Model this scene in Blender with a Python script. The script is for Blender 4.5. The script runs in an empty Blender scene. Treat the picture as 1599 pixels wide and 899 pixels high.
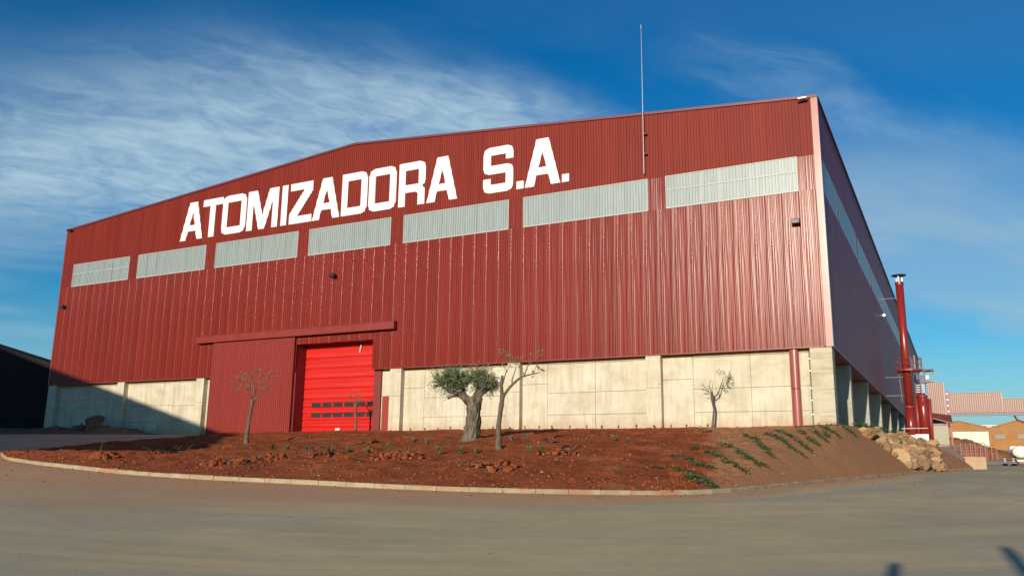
import bpy, bmesh, math, random
import numpy as np
from mathutils import Vector, Matrix, noise
from mathutils.bvhtree import BVHTree

random.seed(7)
R = math.radians
scene = bpy.context.scene
COL = scene.collection

# ------------------------------------------------------------------ camera
F_PX, PITCH, YAW, ROLL = 1313.7065, 0.2079079, -0.4842009, 0.0130433
CAM = Vector((5.998185, -50.951393, -2.983888))
fw = Vector((math.sin(YAW) * math.cos(PITCH), math.cos(YAW) * math.cos(PITCH), math.sin(PITCH)))
rt0 = Vector((math.cos(YAW), -math.sin(YAW), 0))
up0 = rt0.cross(fw)
rt = rt0 * math.cos(ROLL) + up0 * math.sin(ROLL)
up = -rt0 * math.sin(ROLL) + up0 * math.cos(ROLL)
cd = bpy.data.cameras.new('camera')
cam = bpy.data.objects.new('camera', cd)
COL.objects.link(cam)
cd.sensor_fit = 'HORIZONTAL'
cd.sensor_width = 36.0
cd.lens = F_PX / 1599.0 * 36.0
cd.clip_start = 0.1
cd.clip_end = 12000
cam.matrix_world = Matrix(((rt.x, up.x, -fw.x, CAM.x), (rt.y, up.y, -fw.y, CAM.y), (rt.z, up.z, -fw.z, CAM.z), (0, 0, 0, 1)))
scene.camera = cam

# ------------------------------------------------------------------ sun and sky
SUN_EL = R(14.5)
SUN_DX = -0.040                       # sideways drift of the light per metre along +Y
travel = Vector((SUN_DX, 1.0, -math.tan(SUN_EL))).normalized()
sl = bpy.data.lights.new('sun', 'SUN')
sl.energy = 4.4
sl.angle = R(0.6)
sl.color = (1.0, 0.875, 0.69)
sun = bpy.data.objects.new('sun', sl)
COL.objects.link(sun)
sun.rotation_euler = travel.to_track_quat('-Z', 'Y').to_euler()
sun.location = (20, -80, 40)

world = bpy.data.worlds.new('World')
scene.world = world
world.use_nodes = True
nt = world.node_tree
nt.nodes.clear()
N = nt.nodes.new
L = nt.links.new
wout = N('ShaderNodeOutputWorld')
bg = N('ShaderNodeBackground')
bg.inputs['Strength'].default_value = 0.064
sky = N('ShaderNodeTexSky')
sky.sky_type = 'NISHITA'
sky.sun_disc = False
sky.sun_elevation = SUN_EL
sky.sun_rotation = math.atan2(-travel.x, -travel.y)
sky.altitude = 300
sky.air_density = 1.0
sky.dust_density = 0.6
sky.ozone_density = 2.5
hsv = N('ShaderNodeHueSaturation')
hsv.inputs['Saturation'].default_value = 1.4
hsv.inputs['Value'].default_value = 1.0
L(sky.outputs[0], hsv.inputs['Color'])
tint = N('ShaderNodeMix')               # the clear polarised blue of the photograph
tint.data_type = 'RGBA'
tint.blend_type = 'MULTIPLY'
tint.inputs['Factor'].default_value = 1.0
L(hsv.outputs[0], tint.inputs[6])
tint.inputs[7].default_value = (0.52, 1.30, 1.46, 1)
tc = N('ShaderNodeTexCoord')


def wmath(op, a, b=None, clamp=False):
    n = N('ShaderNodeMath')
    n.operation = op
    n.use_clamp = clamp
    for i, q in enumerate((a, b)):
        if q is None:
            continue
        if isinstance(q, (int, float)):
            n.inputs[i].default_value = q
        else:
            L(q, n.inputs[i])
    return n.outputs[0]


# high cirrus: the view direction is projected on a flat layer overhead, so the streaks
# foreshorten towards the horizon all the way round
sep = N('ShaderNodeSeparateXYZ')
L(tc.outputs['Generated'], sep.inputs[0])
zz = wmath('MAXIMUM', sep.outputs[2], 0.0)
den = wmath('ADD', zz, 0.16)
pxn = wmath('DIVIDE', sep.outputs[0], den)
pyn = wmath('DIVIDE', sep.outputs[1], den)
comb = N('ShaderNodeCombineXYZ')
L(pxn, comb.inputs[0])
L(pyn, comb.inputs[1])


def wrange(v, a, b, lo=0., hi=1.):
    mr = N('ShaderNodeMapRange')
    mr.interpolation_type = 'SMOOTHSTEP'
    for k_, q in (('From Min', a), ('From Max', b), ('To Min', lo), ('To Max', hi)):
        mr.inputs[k_].default_value = q
    L(v, mr.inputs['Value'])
    return mr.outputs[0]


# wind-aligned layer coordinates: s along the streaks, n across them
WA = R(51.5)
cs = wmath('ADD', wmath('MULTIPLY', pxn, math.cos(WA)), wmath('MULTIPLY', pyn, math.sin(WA)))
cn = wmath('ADD', wmath('MULTIPLY', pxn, -math.sin(WA)), wmath('MULTIPLY', pyn, math.cos(WA)))
csn = N('ShaderNodeCombineXYZ')
L(cs, csn.inputs[0])
L(cn, csn.inputs[1])


def cnoise(st, sc, det, rg_, dist, off):
    mp = N('ShaderNodeMapping')
    mp.inputs['Scale'].default_value = st
    mp.inputs['Location'].default_value = off
    L(csn.outputs[0], mp.inputs[0])
    nz = N('ShaderNodeTexNoise')
    nz.inputs['Scale'].default_value = sc
    nz.inputs['Detail'].default_value = det
    nz.inputs['Roughness'].default_value = rg_
    nz.inputs['Distortion'].default_value = dist
    L(mp.outputs[0], nz.inputs['Vector'])
    return nz.outputs['Fac']


warp = wmath('MULTIPLY', wmath('SUBTRACT', cnoise((1.2, 2.0, 1), 1.6, 4, .55, .4, (3, 1, 0)), .5), .34)
cnw = wmath('ADD', cn, warp)
streak = wrange(cnoise((1.15, 3.8, 1), 2.2, 9, .60, 1.1, (.4, 1.9, 0)), .28, .74)
mott = wrange(cnoise((4.5, 6.5, 1), 2.2, 6, .58, .9, (1, .2, 0)), .30, .72)
soft = wrange(cnoise((.8, 1.6, 1), 1.5, 4, .5, .5, (7, 3, 0)), .36, .70)
band = wmath('MULTIPLY', wrange(cnw, 1.30, 1.56), wrange(cnw, 2.75, 2.0, .0, 1.))
band = wmath('MULTIPLY', band, wrange(cs, 1.45, .95))
band = wmath('MULTIPLY', band, wrange(wmath('ADD', cs, wmath('MULTIPLY', wmath('SUBTRACT', cn, 1.75), 1.25)), -.55, .22))
body = wmath('ADD', wmath('ADD', wmath('MULTIPLY', streak, .40), wmath('MULTIPLY', mott, .40)), .30)
c_main = wmath('MULTIPLY', band, body)
thin = wmath('MULTIPLY', wmath('MULTIPLY', wrange(cnw, 1.05, 1.14), wrange(cnw, 1.24, 1.15)), wrange(cs, .75, 1.0))
c_thin = wmath('MULTIPLY', wmath('MULTIPLY', thin, wrange(cs, 1.7, 1.15)), wmath('MULTIPLY', wmath('ADD', streak, .15), .30))
# thin veil of haze streets farther along the wind, broken by clear lanes
veil = wmath('ADD', wmath('MULTIPLY', wrange(cnw, .95, 1.45), wrange(cnw, 2.08, 1.78)), wmath('MULTIPLY', wrange(cnw, 2.2, 2.5), .9))
veil = wmath('MULTIPLY', veil, wrange(cs, .9, 1.6))
veil = wmath('MULTIPLY', veil, wmath('ADD', .52, wmath('MULTIPLY', soft, .48)))
c_soft = wmath('MAXIMUM', wmath('MULTIPLY', veil, .92), wmath('MULTIPLY', soft, wrange(cn, 1.2, 2.2, .05, .42)))
c_soft = wmath('MAXIMUM', c_soft, wrange(sep.outputs[2], .20, -.02, 0., .85))
mixv = N('ShaderNodeMix')
mixv.data_type = 'RGBA'
L(c_soft, mixv.inputs['Factor'])
L(tint.outputs[2], mixv.inputs[6])
mixv.inputs[7].default_value = (4.7, 6.8, 8.2, 1)
cfac = wmath('MINIMUM', wmath('ADD', wmath('MULTIPLY', c_main, .92), c_thin), 0.86)
mixc = N('ShaderNodeMix')
mixc.data_type = 'RGBA'
L(cfac, mixc.inputs['Factor'])
L(mixv.outputs[2], mixc.inputs[6])
mixc.inputs[7].default_value = (5.9, 8.2, 9.6, 1)
L(mixc.outputs[2], bg.inputs['Color'])
L(bg.outputs[0], wout.inputs['Surface'])

scene.view_settings.view_transform = 'Standard'
scene.view_settings.look = 'None'
scene.view_settings.exposure = 0.25
scene.view_settings.gamma = 1.0
scene.view_settings.use_curve_mapping = False
scene.render.engine = 'CYCLES'
scene.cycles.use_denoising = True
scene.cycles.max_bounces = 6
scene.cycles.caustics_reflective = False
scene.cycles.caustics_refractive = False


# ------------------------------------------------------------------ materials
def principled(name):
    m = bpy.data.materials.new(name)
    m.use_nodes = True
    t = m.node_tree
    return m, t, t.nodes['Principled BSDF']


def setin(node, key, val):
    node.inputs[key].default_value = val


def mk(name, c1, c2=None, scale=4.0, rough=0.6, stretch=(1, 1, 1), detail=6, bump=0.0, bscale=None, bstretch=None,
       spec=0.5, metal=0.0, coat=0.0, coat_rough=0.2, lo=0.35, hi=0.65, c3=None, scale3=1.0, lo3=0.55, hi3=0.75,
       stretch3=(1, 1, 1), bdist=0.02, rvar=0.0, bdet=6, orand=0.0, ohue=0.0):
    """colour between c1 and c2 by a fractal noise, a third tone in patches, relief by a bump noise"""
    m, t, b = principled(name)
    nn, ll = t.nodes.new, t.links.new
    setin(b, 'Roughness', rough)
    setin(b, 'Specular IOR Level', spec)
    setin(b, 'Metallic', metal)
    setin(b, 'Coat Weight', coat)
    setin(b, 'Coat Roughness', coat_rough)
    setin(b, 'Base Color', (*c1, 1))
    co = nn('ShaderNodeTexCoord')
    oi = nn('ShaderNodeObjectInfo')

    def nz(sc, st, det):
        mp = nn('ShaderNodeMapping')
        mp.inputs['Scale'].default_value = st
        ll(co.outputs['Object'], mp.inputs[0])
        n = nn('ShaderNodeTexNoise')
        n.inputs['Scale'].default_value = sc
        n.inputs['Detail'].default_value = det
        n.inputs['Roughness'].default_value = 0.6
        ll(mp.outputs[0], n.inputs['Vector'])
        return n.outputs['Fac']

    def rng(v, a, c):
        r_ = nn('ShaderNodeMapRange')
        r_.inputs['From Min'].default_value = a
        r_.inputs['From Max'].default_value = c
        ll(v, r_.inputs['Value'])
        return r_.outputs[0]

    def mix(fac, a, c):
        x = nn('ShaderNodeMix')
        x.data_type = 'RGBA'
        ll(fac, x.inputs['Factor'])
        for i, q in ((6, a), (7, c)):
            if isinstance(q, tuple):
                x.inputs[i].default_value = (*q, 1)
            else:
                ll(q, x.inputs[i])
        return x.outputs[2]
    out = None
    if c2 is not None:
        f = rng(nz(scale, stretch, detail), lo, hi)
        out = mix(f, c1, c2)
        if c3 is not None:
            out = mix(rng(nz(scale3, stretch3, 5), lo3, hi3), out, c3)
        if orand:
            # every sheet, stone or lump differs a little from its neighbours
            hs = nn('ShaderNodeHueSaturation')
            for key, amp in (('Value', orand), ('Hue', ohue)):
                r_ = nn('ShaderNodeMapRange')
                ll(oi.outputs['Random'], r_.inputs['Value'])
                base = 1. if key == 'Value' else .5
                if key == 'Hue':
                    w_ = nn('ShaderNodeMath')
                    w_.operation = 'FRACT'
                    x_ = nn('ShaderNodeMath')
                    x_.operation = 'MULTIPLY'
                    x_.inputs[1].default_value = 7.31
                    ll(oi.outputs['Random'], x_.inputs[0])
                    ll(x_.outputs[0], w_.inputs[0])
                    ll(w_.outputs[0], r_.inputs['Value'])
                r_.inputs['To Min'].default_value = base - amp
                r_.inputs['To Max'].default_value = base + amp
                ll(r_.outputs[0], hs.inputs[key])
            ll(out, hs.inputs['Color'])
            out = hs.outputs[0]
        ll(out, b.inputs['Base Color'])
    if rvar:
        r_ = nn('ShaderNodeMapRange')
        ll(nz(scale * 0.6, stretch, 4), r_.inputs['Value'])
        r_.inputs['To Min'].default_value = max(0.02, rough - rvar)
        r_.inputs['To Max'].default_value = min(1, rough + rvar)
        ll(r_.outputs[0], b.inputs['Roughness'])
    if bump:
        bp = nn('ShaderNodeBump')
        bp.inputs['Strength'].default_value = bump
        bp.inputs['Distance'].default_value = bdist
        ll(nz(bscale or scale, bstretch or stretch, bdet), bp.inputs['Height'])
        ll(bp.outputs[0], b.inputs['Normal'])
    return m


M = {}
# coated sheet: the waviness of the thin metal is a bump stretched along the ribs
M['clad'] = mk('red_coated_sheet_upper', (0.178, 0.021, 0.014), (0.222, 0.029, 0.020), scale=1.1, stretch=(4, 4, .12), rough=0.55, spec=.15,
               bump=.10, bscale=2.4, bstretch=(6, 6, .10), bdist=.02, rvar=.05, orand=.07)
M['clad_low'] = mk('red_coated_sheet_lower', (0.178, 0.021, 0.014), (0.225, 0.030, 0.021), scale=1.1, stretch=(6, 6, .10), rough=0.25, spec=.24,
                   bump=.6, bscale=2.3, bstretch=(5.2, 5.2, .028), bdist=.03, rvar=.07, bdet=2, orand=.08)
M['clad_side'] = mk('red_coated_sheet_side', (0.235, 0.036, 0.042), (0.26, 0.042, 0.05), scale=1.0, stretch=(4, 4, .1), rough=0.52, spec=.24,
                    bump=.03, bscale=1.0, bstretch=(2, 2, .1), bdist=.02)
M['bead'] = mk('lap_edge_glint', (0.30, 0.06, 0.045), (0.36, 0.09, 0.07), scale=3, stretch=(1, 1, .5), rough=.22, spec=.6, coat=.25, coat_rough=.12,  # glint of the laps put into a paler, glossier coat
               bump=.8, bscale=2.2, bstretch=(1, 1, 1.0), bdist=.02)
M['slide'] = mk('red_sliding_door_sheet', (0.225, 0.026, 0.021), (0.26, 0.034, 0.028), scale=1.0, stretch=(6, 6, .12), rough=0.42, bump=.15,
                bscale=2.0, bstretch=(8, 8, .1), bdist=.02)
M['trim'] = mk('red_folded_trim', (0.20, 0.026, 0.020), (0.24, 0.034, 0.027), scale=1.5, rough=0.38, stretch=(1, 1, .3), bump=.05)
M['corner'] = mk('red_corner_flashing', (0.27, 0.06, 0.048), (0.33, 0.085, 0.07), scale=.8, rough=0.24, spec=.7, stretch=(1, 1, .4), bump=.08, bscale=.7)
M['verge'] = mk('shade_purple_verge', (0.13, 0.02, 0.035), rough=.5)  # bluish shade along the roof edge put into the trim colour
M['roller'] = mk('bright_red_door', (0.50, 0.013, 0.009), (0.57, 0.018, 0.012), scale=1.2, rough=.42, bump=.03, stretch=(.3, 1, 3))
M['jamb'] = mk('dark_red_jamb', (0.16, 0.02, 0.02), (0.19, 0.026, 0.025), scale=1, rough=.5)
M['brown_door'] = mk('red_brown_door', (0.25, 0.022, 0.010), (0.29, 0.028, 0.013), scale=1, rough=.55)
M['letter'] = mk('white_sign_paint', (0.80, 0.80, 0.80), (0.74, 0.745, 0.75), scale=2.0, stretch=(4, 4, .2), rough=.55)
M['dark'] = mk('dark_gap', (0.02, 0.018, 0.018), rough=.8)
M['black'] = mk('black_plastic', (0.02, 0.02, 0.022), (.03, .03, .03), rough=.5)
M['glassdark'] = mk('door_pane', (0.03, 0.025, 0.025), (.05, .04, .04), scale=3, rough=.25)
M['steel'] = mk('galvanised_steel', (0.55, 0.55, 0.55), (.45, .45, .46), scale=4, rough=.4, metal=.6)
M['white'] = mk('white_paint', (0.75, 0.75, 0.73), (.68, .68, .66), scale=3, rough=.55)
M['poly'] = mk('translucent_sheet', (0.31, 0.355, 0.36), (0.24, 0.28, 0.285), scale=1.2, stretch=(5, 5, .3), rough=.36, spec=.5, bump=.10,
               bscale=2.4, bstretch=(8, 8, .15), bdist=.02)
M['poly_edge'] = mk('translucent_sheet_edge', (0.42, 0.44, 0.43), (.37, .39, .38), scale=2, rough=.45)
M['poly_side'] = mk('translucent_sheet_side', (0.34, 0.375, 0.38), (0.29, 0.325, 0.33), scale=1.2, stretch=(5, 5, .3), rough=.4)


def concrete(name, c1, c2, c3, streak=True, boards=False):
    m, t, b = principled(name)
    nn, ll = t.nodes.new, t.links.new
    co = nn('ShaderNodeTexCoord')
    setin(b, 'Roughness', .88)
    setin(b, 'Specular IOR Level', .25)

    def nz(sc, st, det=7, loc=(0, 0, 0)):
        mp = nn('ShaderNodeMapping')
        mp.inputs['Scale'].default_value = st
        mp.inputs['Location'].default_value = loc
        ll(co.outputs['Object'], mp.inputs[0])
        n = nn('ShaderNodeTexNoise')
        n.inputs['Scale'].default_value = sc
        n.inputs['Detail'].default_value = det
        n.inputs['Roughness'].default_value = .65
        ll(mp.outputs[0], n.inputs['Vector'])
        return n.outputs['Fac']

    def rng(v, a, c, lo=0., hi=1.):
        r_ = nn('ShaderNodeMapRange')
        r_.inputs['From Min'].default_value = a
        r_.inputs['From Max'].default_value = c
        r_.inputs['To Min'].default_value = lo
        r_.inputs['To Max'].default_value = hi
        ll(v, r_.inputs['Value'])
        return r_.outputs[0]

    def mix(f, a, c):
        x = nn('ShaderNodeMix')
        x.data_type = 'RGBA'
        ll(f, x.inputs['Factor'])
        for i, q in ((6, a), (7, c)):
            if isinstance(q, tuple):
                x.inputs[i].default_value = (*q, 1)
            else:
                ll(q, x.inputs[i])
        return x.outputs[2]
    out = mix(rng(nz(.8, (1, 1, 1)), .35, .68), c1, c2)
    out = mix(rng(nz(1.3, (3.0, 3.0, .25) if not boards else (.3, .3, 3.5)), .48, .78, 0, .85), out, c3)
    # pitted, darker specks and hairline stains
    out = mix(rng(nz(9, (1, 1, .7), 5, (3, 1, 2)), .66, .74, 0, .55), out, (c3[0] * .5, c3[1] * .48, c3[2] * .45))
    # broad damp blotches and faint board lines
    out = mix(rng(nz(.45, (1, 1, 1.4), 6, (11, 2, 5)), .46, .68, 0, .6), out, (c3[0] * 1.05, c3[1] * 1.05, c3[2] * 1.02))
    out = mix(rng(nz(2.2, (.12, .12, 4.5), 3, (2, 8, 1)), .60, .72, 0, .30), out, c3)
    # tie holes
    vo = nn('ShaderNodeTexVoronoi')
    vo.inputs['Scale'].default_value = .8
    vo.inputs['Randomness'].default_value = .25
    ll(co.outputs['Object'], vo.inputs['Vector'])
    out = mix(rng(vo.outputs['Distance'], .05, .03, 0, .8), out, (.10, .08, .06))
    # red dust splashed up from the soil along the foot of the wall
    sp = nn('ShaderNodeSeparateXYZ')
    ge = nn('ShaderNodeNewGeometry')
    ll(ge.outputs['Position'], sp.inputs[0])
    zn = nn('ShaderNodeMath')
    zn.operation = 'ADD'
    ll(sp.outputs[2], zn.inputs[0])
    k = rng(nz(2.5, (1, 1, .4), 5, (7, 7, 7)), .3, .7, -.35, .35)
    ll(k, zn.inputs[1])
    out = mix(rng(zn.outputs[0], .15, -.75, 0, .55), out, (.42, .22, .11))
    ll(out, b.inputs['Base Color'])
    bp = nn('ShaderNodeBump')
    bp.inputs['Strength'].default_value = .35
    bp.inputs['Distance'].default_value = .02
    ll(nz(3.5, (1, 1, 1) if not boards else (.4, .4, 4)), bp.inputs['Height'])
    ll(bp.outputs[0], b.inputs['Normal'])
    return m


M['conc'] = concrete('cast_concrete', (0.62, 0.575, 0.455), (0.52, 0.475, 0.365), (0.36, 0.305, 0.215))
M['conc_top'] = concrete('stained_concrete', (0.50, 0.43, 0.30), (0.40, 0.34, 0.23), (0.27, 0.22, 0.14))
M['conc_board'] = concrete('board_marked_concrete', (0.56, 0.51, 0.39), (0.47, 0.42, 0.30), (0.28, 0.24, 0.17), boards=True)
M['conc_pillar'] = concrete('grey_concrete', (0.44, 0.41, 0.35), (0.38, 0.36, 0.31), (0.30, 0.27, 0.22))
M['conc_far'] = concrete('pale_concrete_ramp', (0.50, 0.44, 0.33), (0.44, 0.38, 0.28), (0.34, 0.28, 0.2))
M['kerb'] = mk('kerb_concrete', (0.40, 0.335, 0.225), (0.30, 0.24, 0.15), scale=1.6, rough=.9, bump=.6, bscale=14, c3=(.36, .20, .11), scale3=1.1,
               lo3=.52, hi3=.62, spec=.2)
M['soil'] = mk('red_soil', (0.335, 0.092, 0.033), (0.215, 0.054, 0.020), scale=.8, rough=.95, bump=1.0, bscale=6, spec=.08, bdist=.07, detail=9)
M['clod'] = mk('soil_clod', (0.29, 0.084, 0.032), (0.18, 0.047, 0.018), scale=2.5, rough=.95, bump=.6, bscale=18, spec=.08)
M['pebble'] = mk('pale_pebble', (0.34, 0.25, 0.17), (.22, .14, .085), scale=.7, rough=.9, spec=.2)
M['root'] = mk('dead_root', (0.16, 0.085, 0.05), (.07, .04, .028), scale=6, rough=.9, spec=.1)
M['char'] = mk('dark_plastic_scrap', (0.018, 0.017, 0.016), (.03, .027, .025), scale=5, rough=.9, spec=.05)
M['rock'] = mk('ochre_rock', (0.40, 0.225, 0.11), (0.36, 0.27, 0.165), scale=1.5, rough=.92, bump=1.0, bscale=4.5, bdist=.12, spec=.15,
               c3=(.34, .14, .055), scale3=.5, lo3=.54, hi3=.70, detail=9, orand=.34, ohue=.018)
M['rockdark'] = mk('dull_rock', (0.20, 0.13, 0.09), (.13, .085, .06), scale=1.2, rough=.95, bump=.8, bscale=5, spec=.1)
M['bark'] = mk('grey_olive_bark', (0.215, 0.175, 0.13), (0.075, 0.058, 0.043), scale=5, stretch=(1, 1, .28), rough=.95, bump=1.0, bscale=8,
               bstretch=(1, 1, .3), bdist=.06, spec=.1, detail=8)
M['bark2'] = mk('young_olive_bark', (0.17, 0.14, 0.10), (0.09, 0.07, 0.05), scale=9, stretch=(1, 1, .4), rough=.9, bump=.6, bscale=14, spec=.1)


def leafmat(name, a, b_, back=None):
    m, t, b = principled(name)
    nn, ll = t.nodes.new, t.links.new
    co = nn('ShaderNodeTexCoord')
    n = nn('ShaderNodeTexNoise')
    n.inputs['Scale'].default_value = 7
    n.inputs['Detail'].default_value = 3
    ll(co.outputs['Object'], n.inputs['Vector'])
    r_ = nn('ShaderNodeMapRange')
    r_.inputs['From Min'].default_value = .3
    r_.inputs['From Max'].default_value = .7
    ll(n.outputs['Fac'], r_.inputs['Value'])
    x = nn('ShaderNodeMix')
    x.data_type = 'RGBA'
    ll(r_.outputs[0], x.inputs['Factor'])
    x.inputs[6].default_value = (*a, 1)
    x.inputs[7].default_value = (*b_, 1)
    o = x.outputs[2]
    if back:
        g = nn('ShaderNodeNewGeometry')
        y = nn('ShaderNodeMix')
        y.data_type = 'RGBA'
        ll(g.outputs['Backfacing'], y.inputs['Factor'])
        ll(o, y.inputs[6])
        y.inputs[7].default_value = (*back, 1)
        o = y.outputs[2]
    ll(o, b.inputs['Base Color'])
    setin(b, 'Roughness', .55)
    setin(b, 'Specular IOR Level', .35)
    return m


M['olive_leaf'] = leafmat('olive_leaf', (0.115, 0.16, 0.06), (0.065, 0.10, 0.035), (0.19, 0.22, 0.13))
M['pale_leaf'] = leafmat('pale_olive_leaf', (0.20, 0.19, 0.12), (0.13, 0.135, 0.085), (0.25, 0.23, 0.17))
M['ivy'] = leafmat('ivy_leaf', (0.045, 0.095, 0.028), (0.022, 0.05, 0.02))
M['ivy2'] = leafmat('young_ivy_leaf', (0.14, 0.20, 0.05), (0.08, 0.13, 0.04))
M['seed'] = leafmat('seedling_leaf', (0.07, 0.14, 0.035), (0.04, 0.09, 0.03))
M['greyleaf'] = leafmat('grey_leaf', (0.13, 0.13, 0.09), (0.09, 0.095, 0.065))
M['pipe'] = mk('red_painted_pipe', (0.20, 0.017, 0.014), (0.235, 0.022, 0.018), scale=2, rough=.30, spec=.6, stretch=(1, 1, .2))
M['plantred'] = mk('red_painted_steel', (0.24, 0.028, 0.024), (0.29, 0.036, 0.03), scale=2, rough=.45)
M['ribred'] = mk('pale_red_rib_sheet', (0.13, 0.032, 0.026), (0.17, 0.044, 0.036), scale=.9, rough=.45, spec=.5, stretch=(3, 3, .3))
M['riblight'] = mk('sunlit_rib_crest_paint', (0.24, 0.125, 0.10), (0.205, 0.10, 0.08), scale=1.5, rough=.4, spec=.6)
M['greybox'] = mk('beige_panel', (0.36, 0.32, 0.24), (.33, .29, .22), scale=1, rough=.6)
M['hall_shade'] = mk('shade_dark_neighbour', (0.022, 0.018, 0.022), (.028, .022, .026), scale=1, rough=.8, spec=.05, stretch=(4, 4, .2))  # deep shade on the hall put into a near-black base colour
M['brick'] = mk('orange_brick', (0.38, 0.19, 0.075), (0.33, 0.16, 0.062), scale=.5, rough=.9, spec=.15, bump=.2, bscale=5)
M['shutter'] = mk('pale_green_sheet', (0.62, 0.66, 0.56), (.55, .6, .5), scale=1, rough=.6, stretch=(3, 3, .2))
M['louvre'] = mk('grey_louvre', (0.26, 0.22, 0.19), (.22, .19, .16), scale=3, rough=.7)
M['tank'] = mk('white_tank', (0.78, 0.74, 0.66), (.72, .68, .6), scale=1, rough=.35)
M['orange'] = mk('orange_reflector', (0.7, 0.28, 0.03), rough=.4)
M['rubber'] = mk('tyre_rubber', (0.02, 0.02, 0.02), rough=.8)


# ------------------------------------------------------------------ mesh builder and scene tree
class MB:
    def __init__(self):
        self.v = []
        self.f = []

    def quad(self, *p):
        n = len(self.v)
        self.v.extend([tuple(q) for q in p])
        self.f.append(tuple(range(n, n + len(p))))
        return self

    def box(self, x0, x1, y0, y1, z0, z1):
        n = len(self.v)
        for z in (z0, z1):
            self.v += [(x0, y0, z), (x1, y0, z), (x1, y1, z), (x0, y1, z)]
        for q in ((0, 3, 2, 1), (4, 5, 6, 7), (0, 1, 5, 4), (1, 2, 6, 5), (2, 3, 7, 6), (3, 0, 4, 7)):
            self.f.append(tuple(n + i for i in q))
        return self

    def bevbox(self, x0, x1, y0, y1, z0, z1, b):
        """a box with all twelve edges chamfered"""
        bm = bmesh.new()
        bmesh.ops.create_cube(bm, size=1)
        for q in bm.verts:
            q.co = Vector(((x0 + x1) / 2 + q.co.x * (x1 - x0), (y0 + y1) / 2 + q.co.y * (y1 - y0), (z0 + z1) / 2 + q.co.z * (z1 - z0)))
        bmesh.ops.bevel(bm, geom=list(bm.edges), offset=b, segments=1, affect='EDGES')
        self.addbm(bm)
        bm.free()
        return self

    def addbm(self, bm):
        n = len(self.v)
        bm.verts.index_update()
        self.v += [tuple(q.co) for q in bm.verts]
        self.f += [tuple(n + q.index for q in f.verts) for f in bm.faces]
        return self

    def prism(self, pts, y0, y1):
        """polygon in XZ (counter-clockwise seen from -Y) pushed from y0 to y1"""
        n = len(self.v)
        k = len(pts)
        self.v += [(x, y0, z) for x, z in pts] + [(x, y1, z) for x, z in pts]
        self.f.append(tuple(n + i for i in range(k)))
        self.f.append(tuple(n + k + i for i in reversed(range(k))))
        for i in range(k):
            j = (i + 1) % k
            self.f.append((n + j, n + i, n + k + i, n + k + j))
        return self

    def tube(self, pts, radii, seg=8, cap=True):
        pts = [Vector(p) for p in pts]
        if isinstance(radii, (int, float)):
            radii = [radii] * len(pts)
        n = len(self.v)
        ref = None
        for i, p in enumerate(pts):
            d = (pts[min(i + 1, len(pts) - 1)] - pts[max(i - 1, 0)])
            if d.length < 1e-9:
                d = Vector((0, 0, 1))
            d.normalize()
            if ref is None:
                ref = Vector((1, 0, 0)) if abs(d.x) < .8 else Vector((0, 1, 0))
            a = d.cross(ref).normalized()
            ref = a.cross(d).normalized()
            for k in range(seg):
                t = 2 * math.pi * k / seg
                self.v.append(tuple(p + (ref * math.cos(t) + a * math.sin(t)) * radii[i]))
        for i in range(len(pts) - 1):
            for k in range(seg):
                k2 = (k + 1) % seg
                self.f.append((n + i * seg + k2, n + i * seg + k, n + (i + 1) * seg + k, n + (i + 1) * seg + k2))
        if cap:
            self.f.append(tuple(n + k for k in range(seg)))
            self.f.append(tuple(n + (len(pts) - 1) * seg + k for k in reversed(range(seg))))
        return self

    def bar(self, a, b, w):
        return self.tube([a, b], w / 2 * 1.2, 4)

    def build(self, name, mat, parent=None, smooth=False, loc=None):
        off = Vector(loc) if loc is not None else (WORLD.get(parent.name, Vector()) if parent is not None else Vector())
        me = bpy.data.meshes.new(name)
        me.from_pydata([(a - off.x, b - off.y, c - off.z) for a, b, c in self.v], [], self.f)
        me.materials.append(M[mat] if isinstance(mat, str) else mat)
        if smooth:
            me.polygons.foreach_set('use_smooth', [True] * len(me.polygons))
        me.update()
        o = bpy.data.objects.new(name, me)
        COL.objects.link(o)
        if parent is not None:
            o.parent = parent
            WORLD[o.name] = off
            if loc is not None:
                o.location = off - WORLD.get(parent.name, Vector())
        elif loc is not None:
            o.location = off
            WORLD[o.name] = off
        return o


WORLD = {}


def tag(o, label=None, cat=None, group=None, kind=None):
    for k, q in (('label', label), ('category', cat), ('group', group), ('kind', kind)):
        if q:
            o[k] = q
    return o


def thing(name, label, cat, loc=(0, 0, 0), group=None):
    o = bpy.data.objects.new(name, None)
    COL.objects.link(o)
    o.location = loc
    o.empty_display_size = .3
    WORLD[o.name] = Vector(loc)
    return tag(o, label, cat, group)


def link_piece(name, me, loc, parent, rot=(0, 0, 0), scale=(1, 1, 1)):
    """one more piece that shares mesh data; loc in world metres"""
    o = bpy.data.objects.new(name, me)
    COL.objects.link(o)
    o.parent = parent
    o.location = Vector(loc) - WORLD.get(parent.name, Vector())
    o.rotation_euler = rot
    o.scale = scale
    return o


def sm(t):
    t = max(0., min(1., t))
    return t * t * (3 - 2 * t)


# ------------------------------------------------------------------ ground: the yard rises gently to the warehouse
def za(x, y):
    t = min(y + 51, 230.)
    t = max(t, -60.)
    k = 12.0
    s = .012 * t + .018 * (t - k * math.log1p(math.exp(min((t - 50) / k, 60.))))
    s += .018 * k * math.log1p(math.exp(-50 / k))
    xl = max(0., -x - 2)
    xl = 46 * math.tanh(xl / 46)
    return -4.58 + s + .029 * xl + 1.3 * sm((y + 25) / 22) * sm((-x - 28) / 16)


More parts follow.
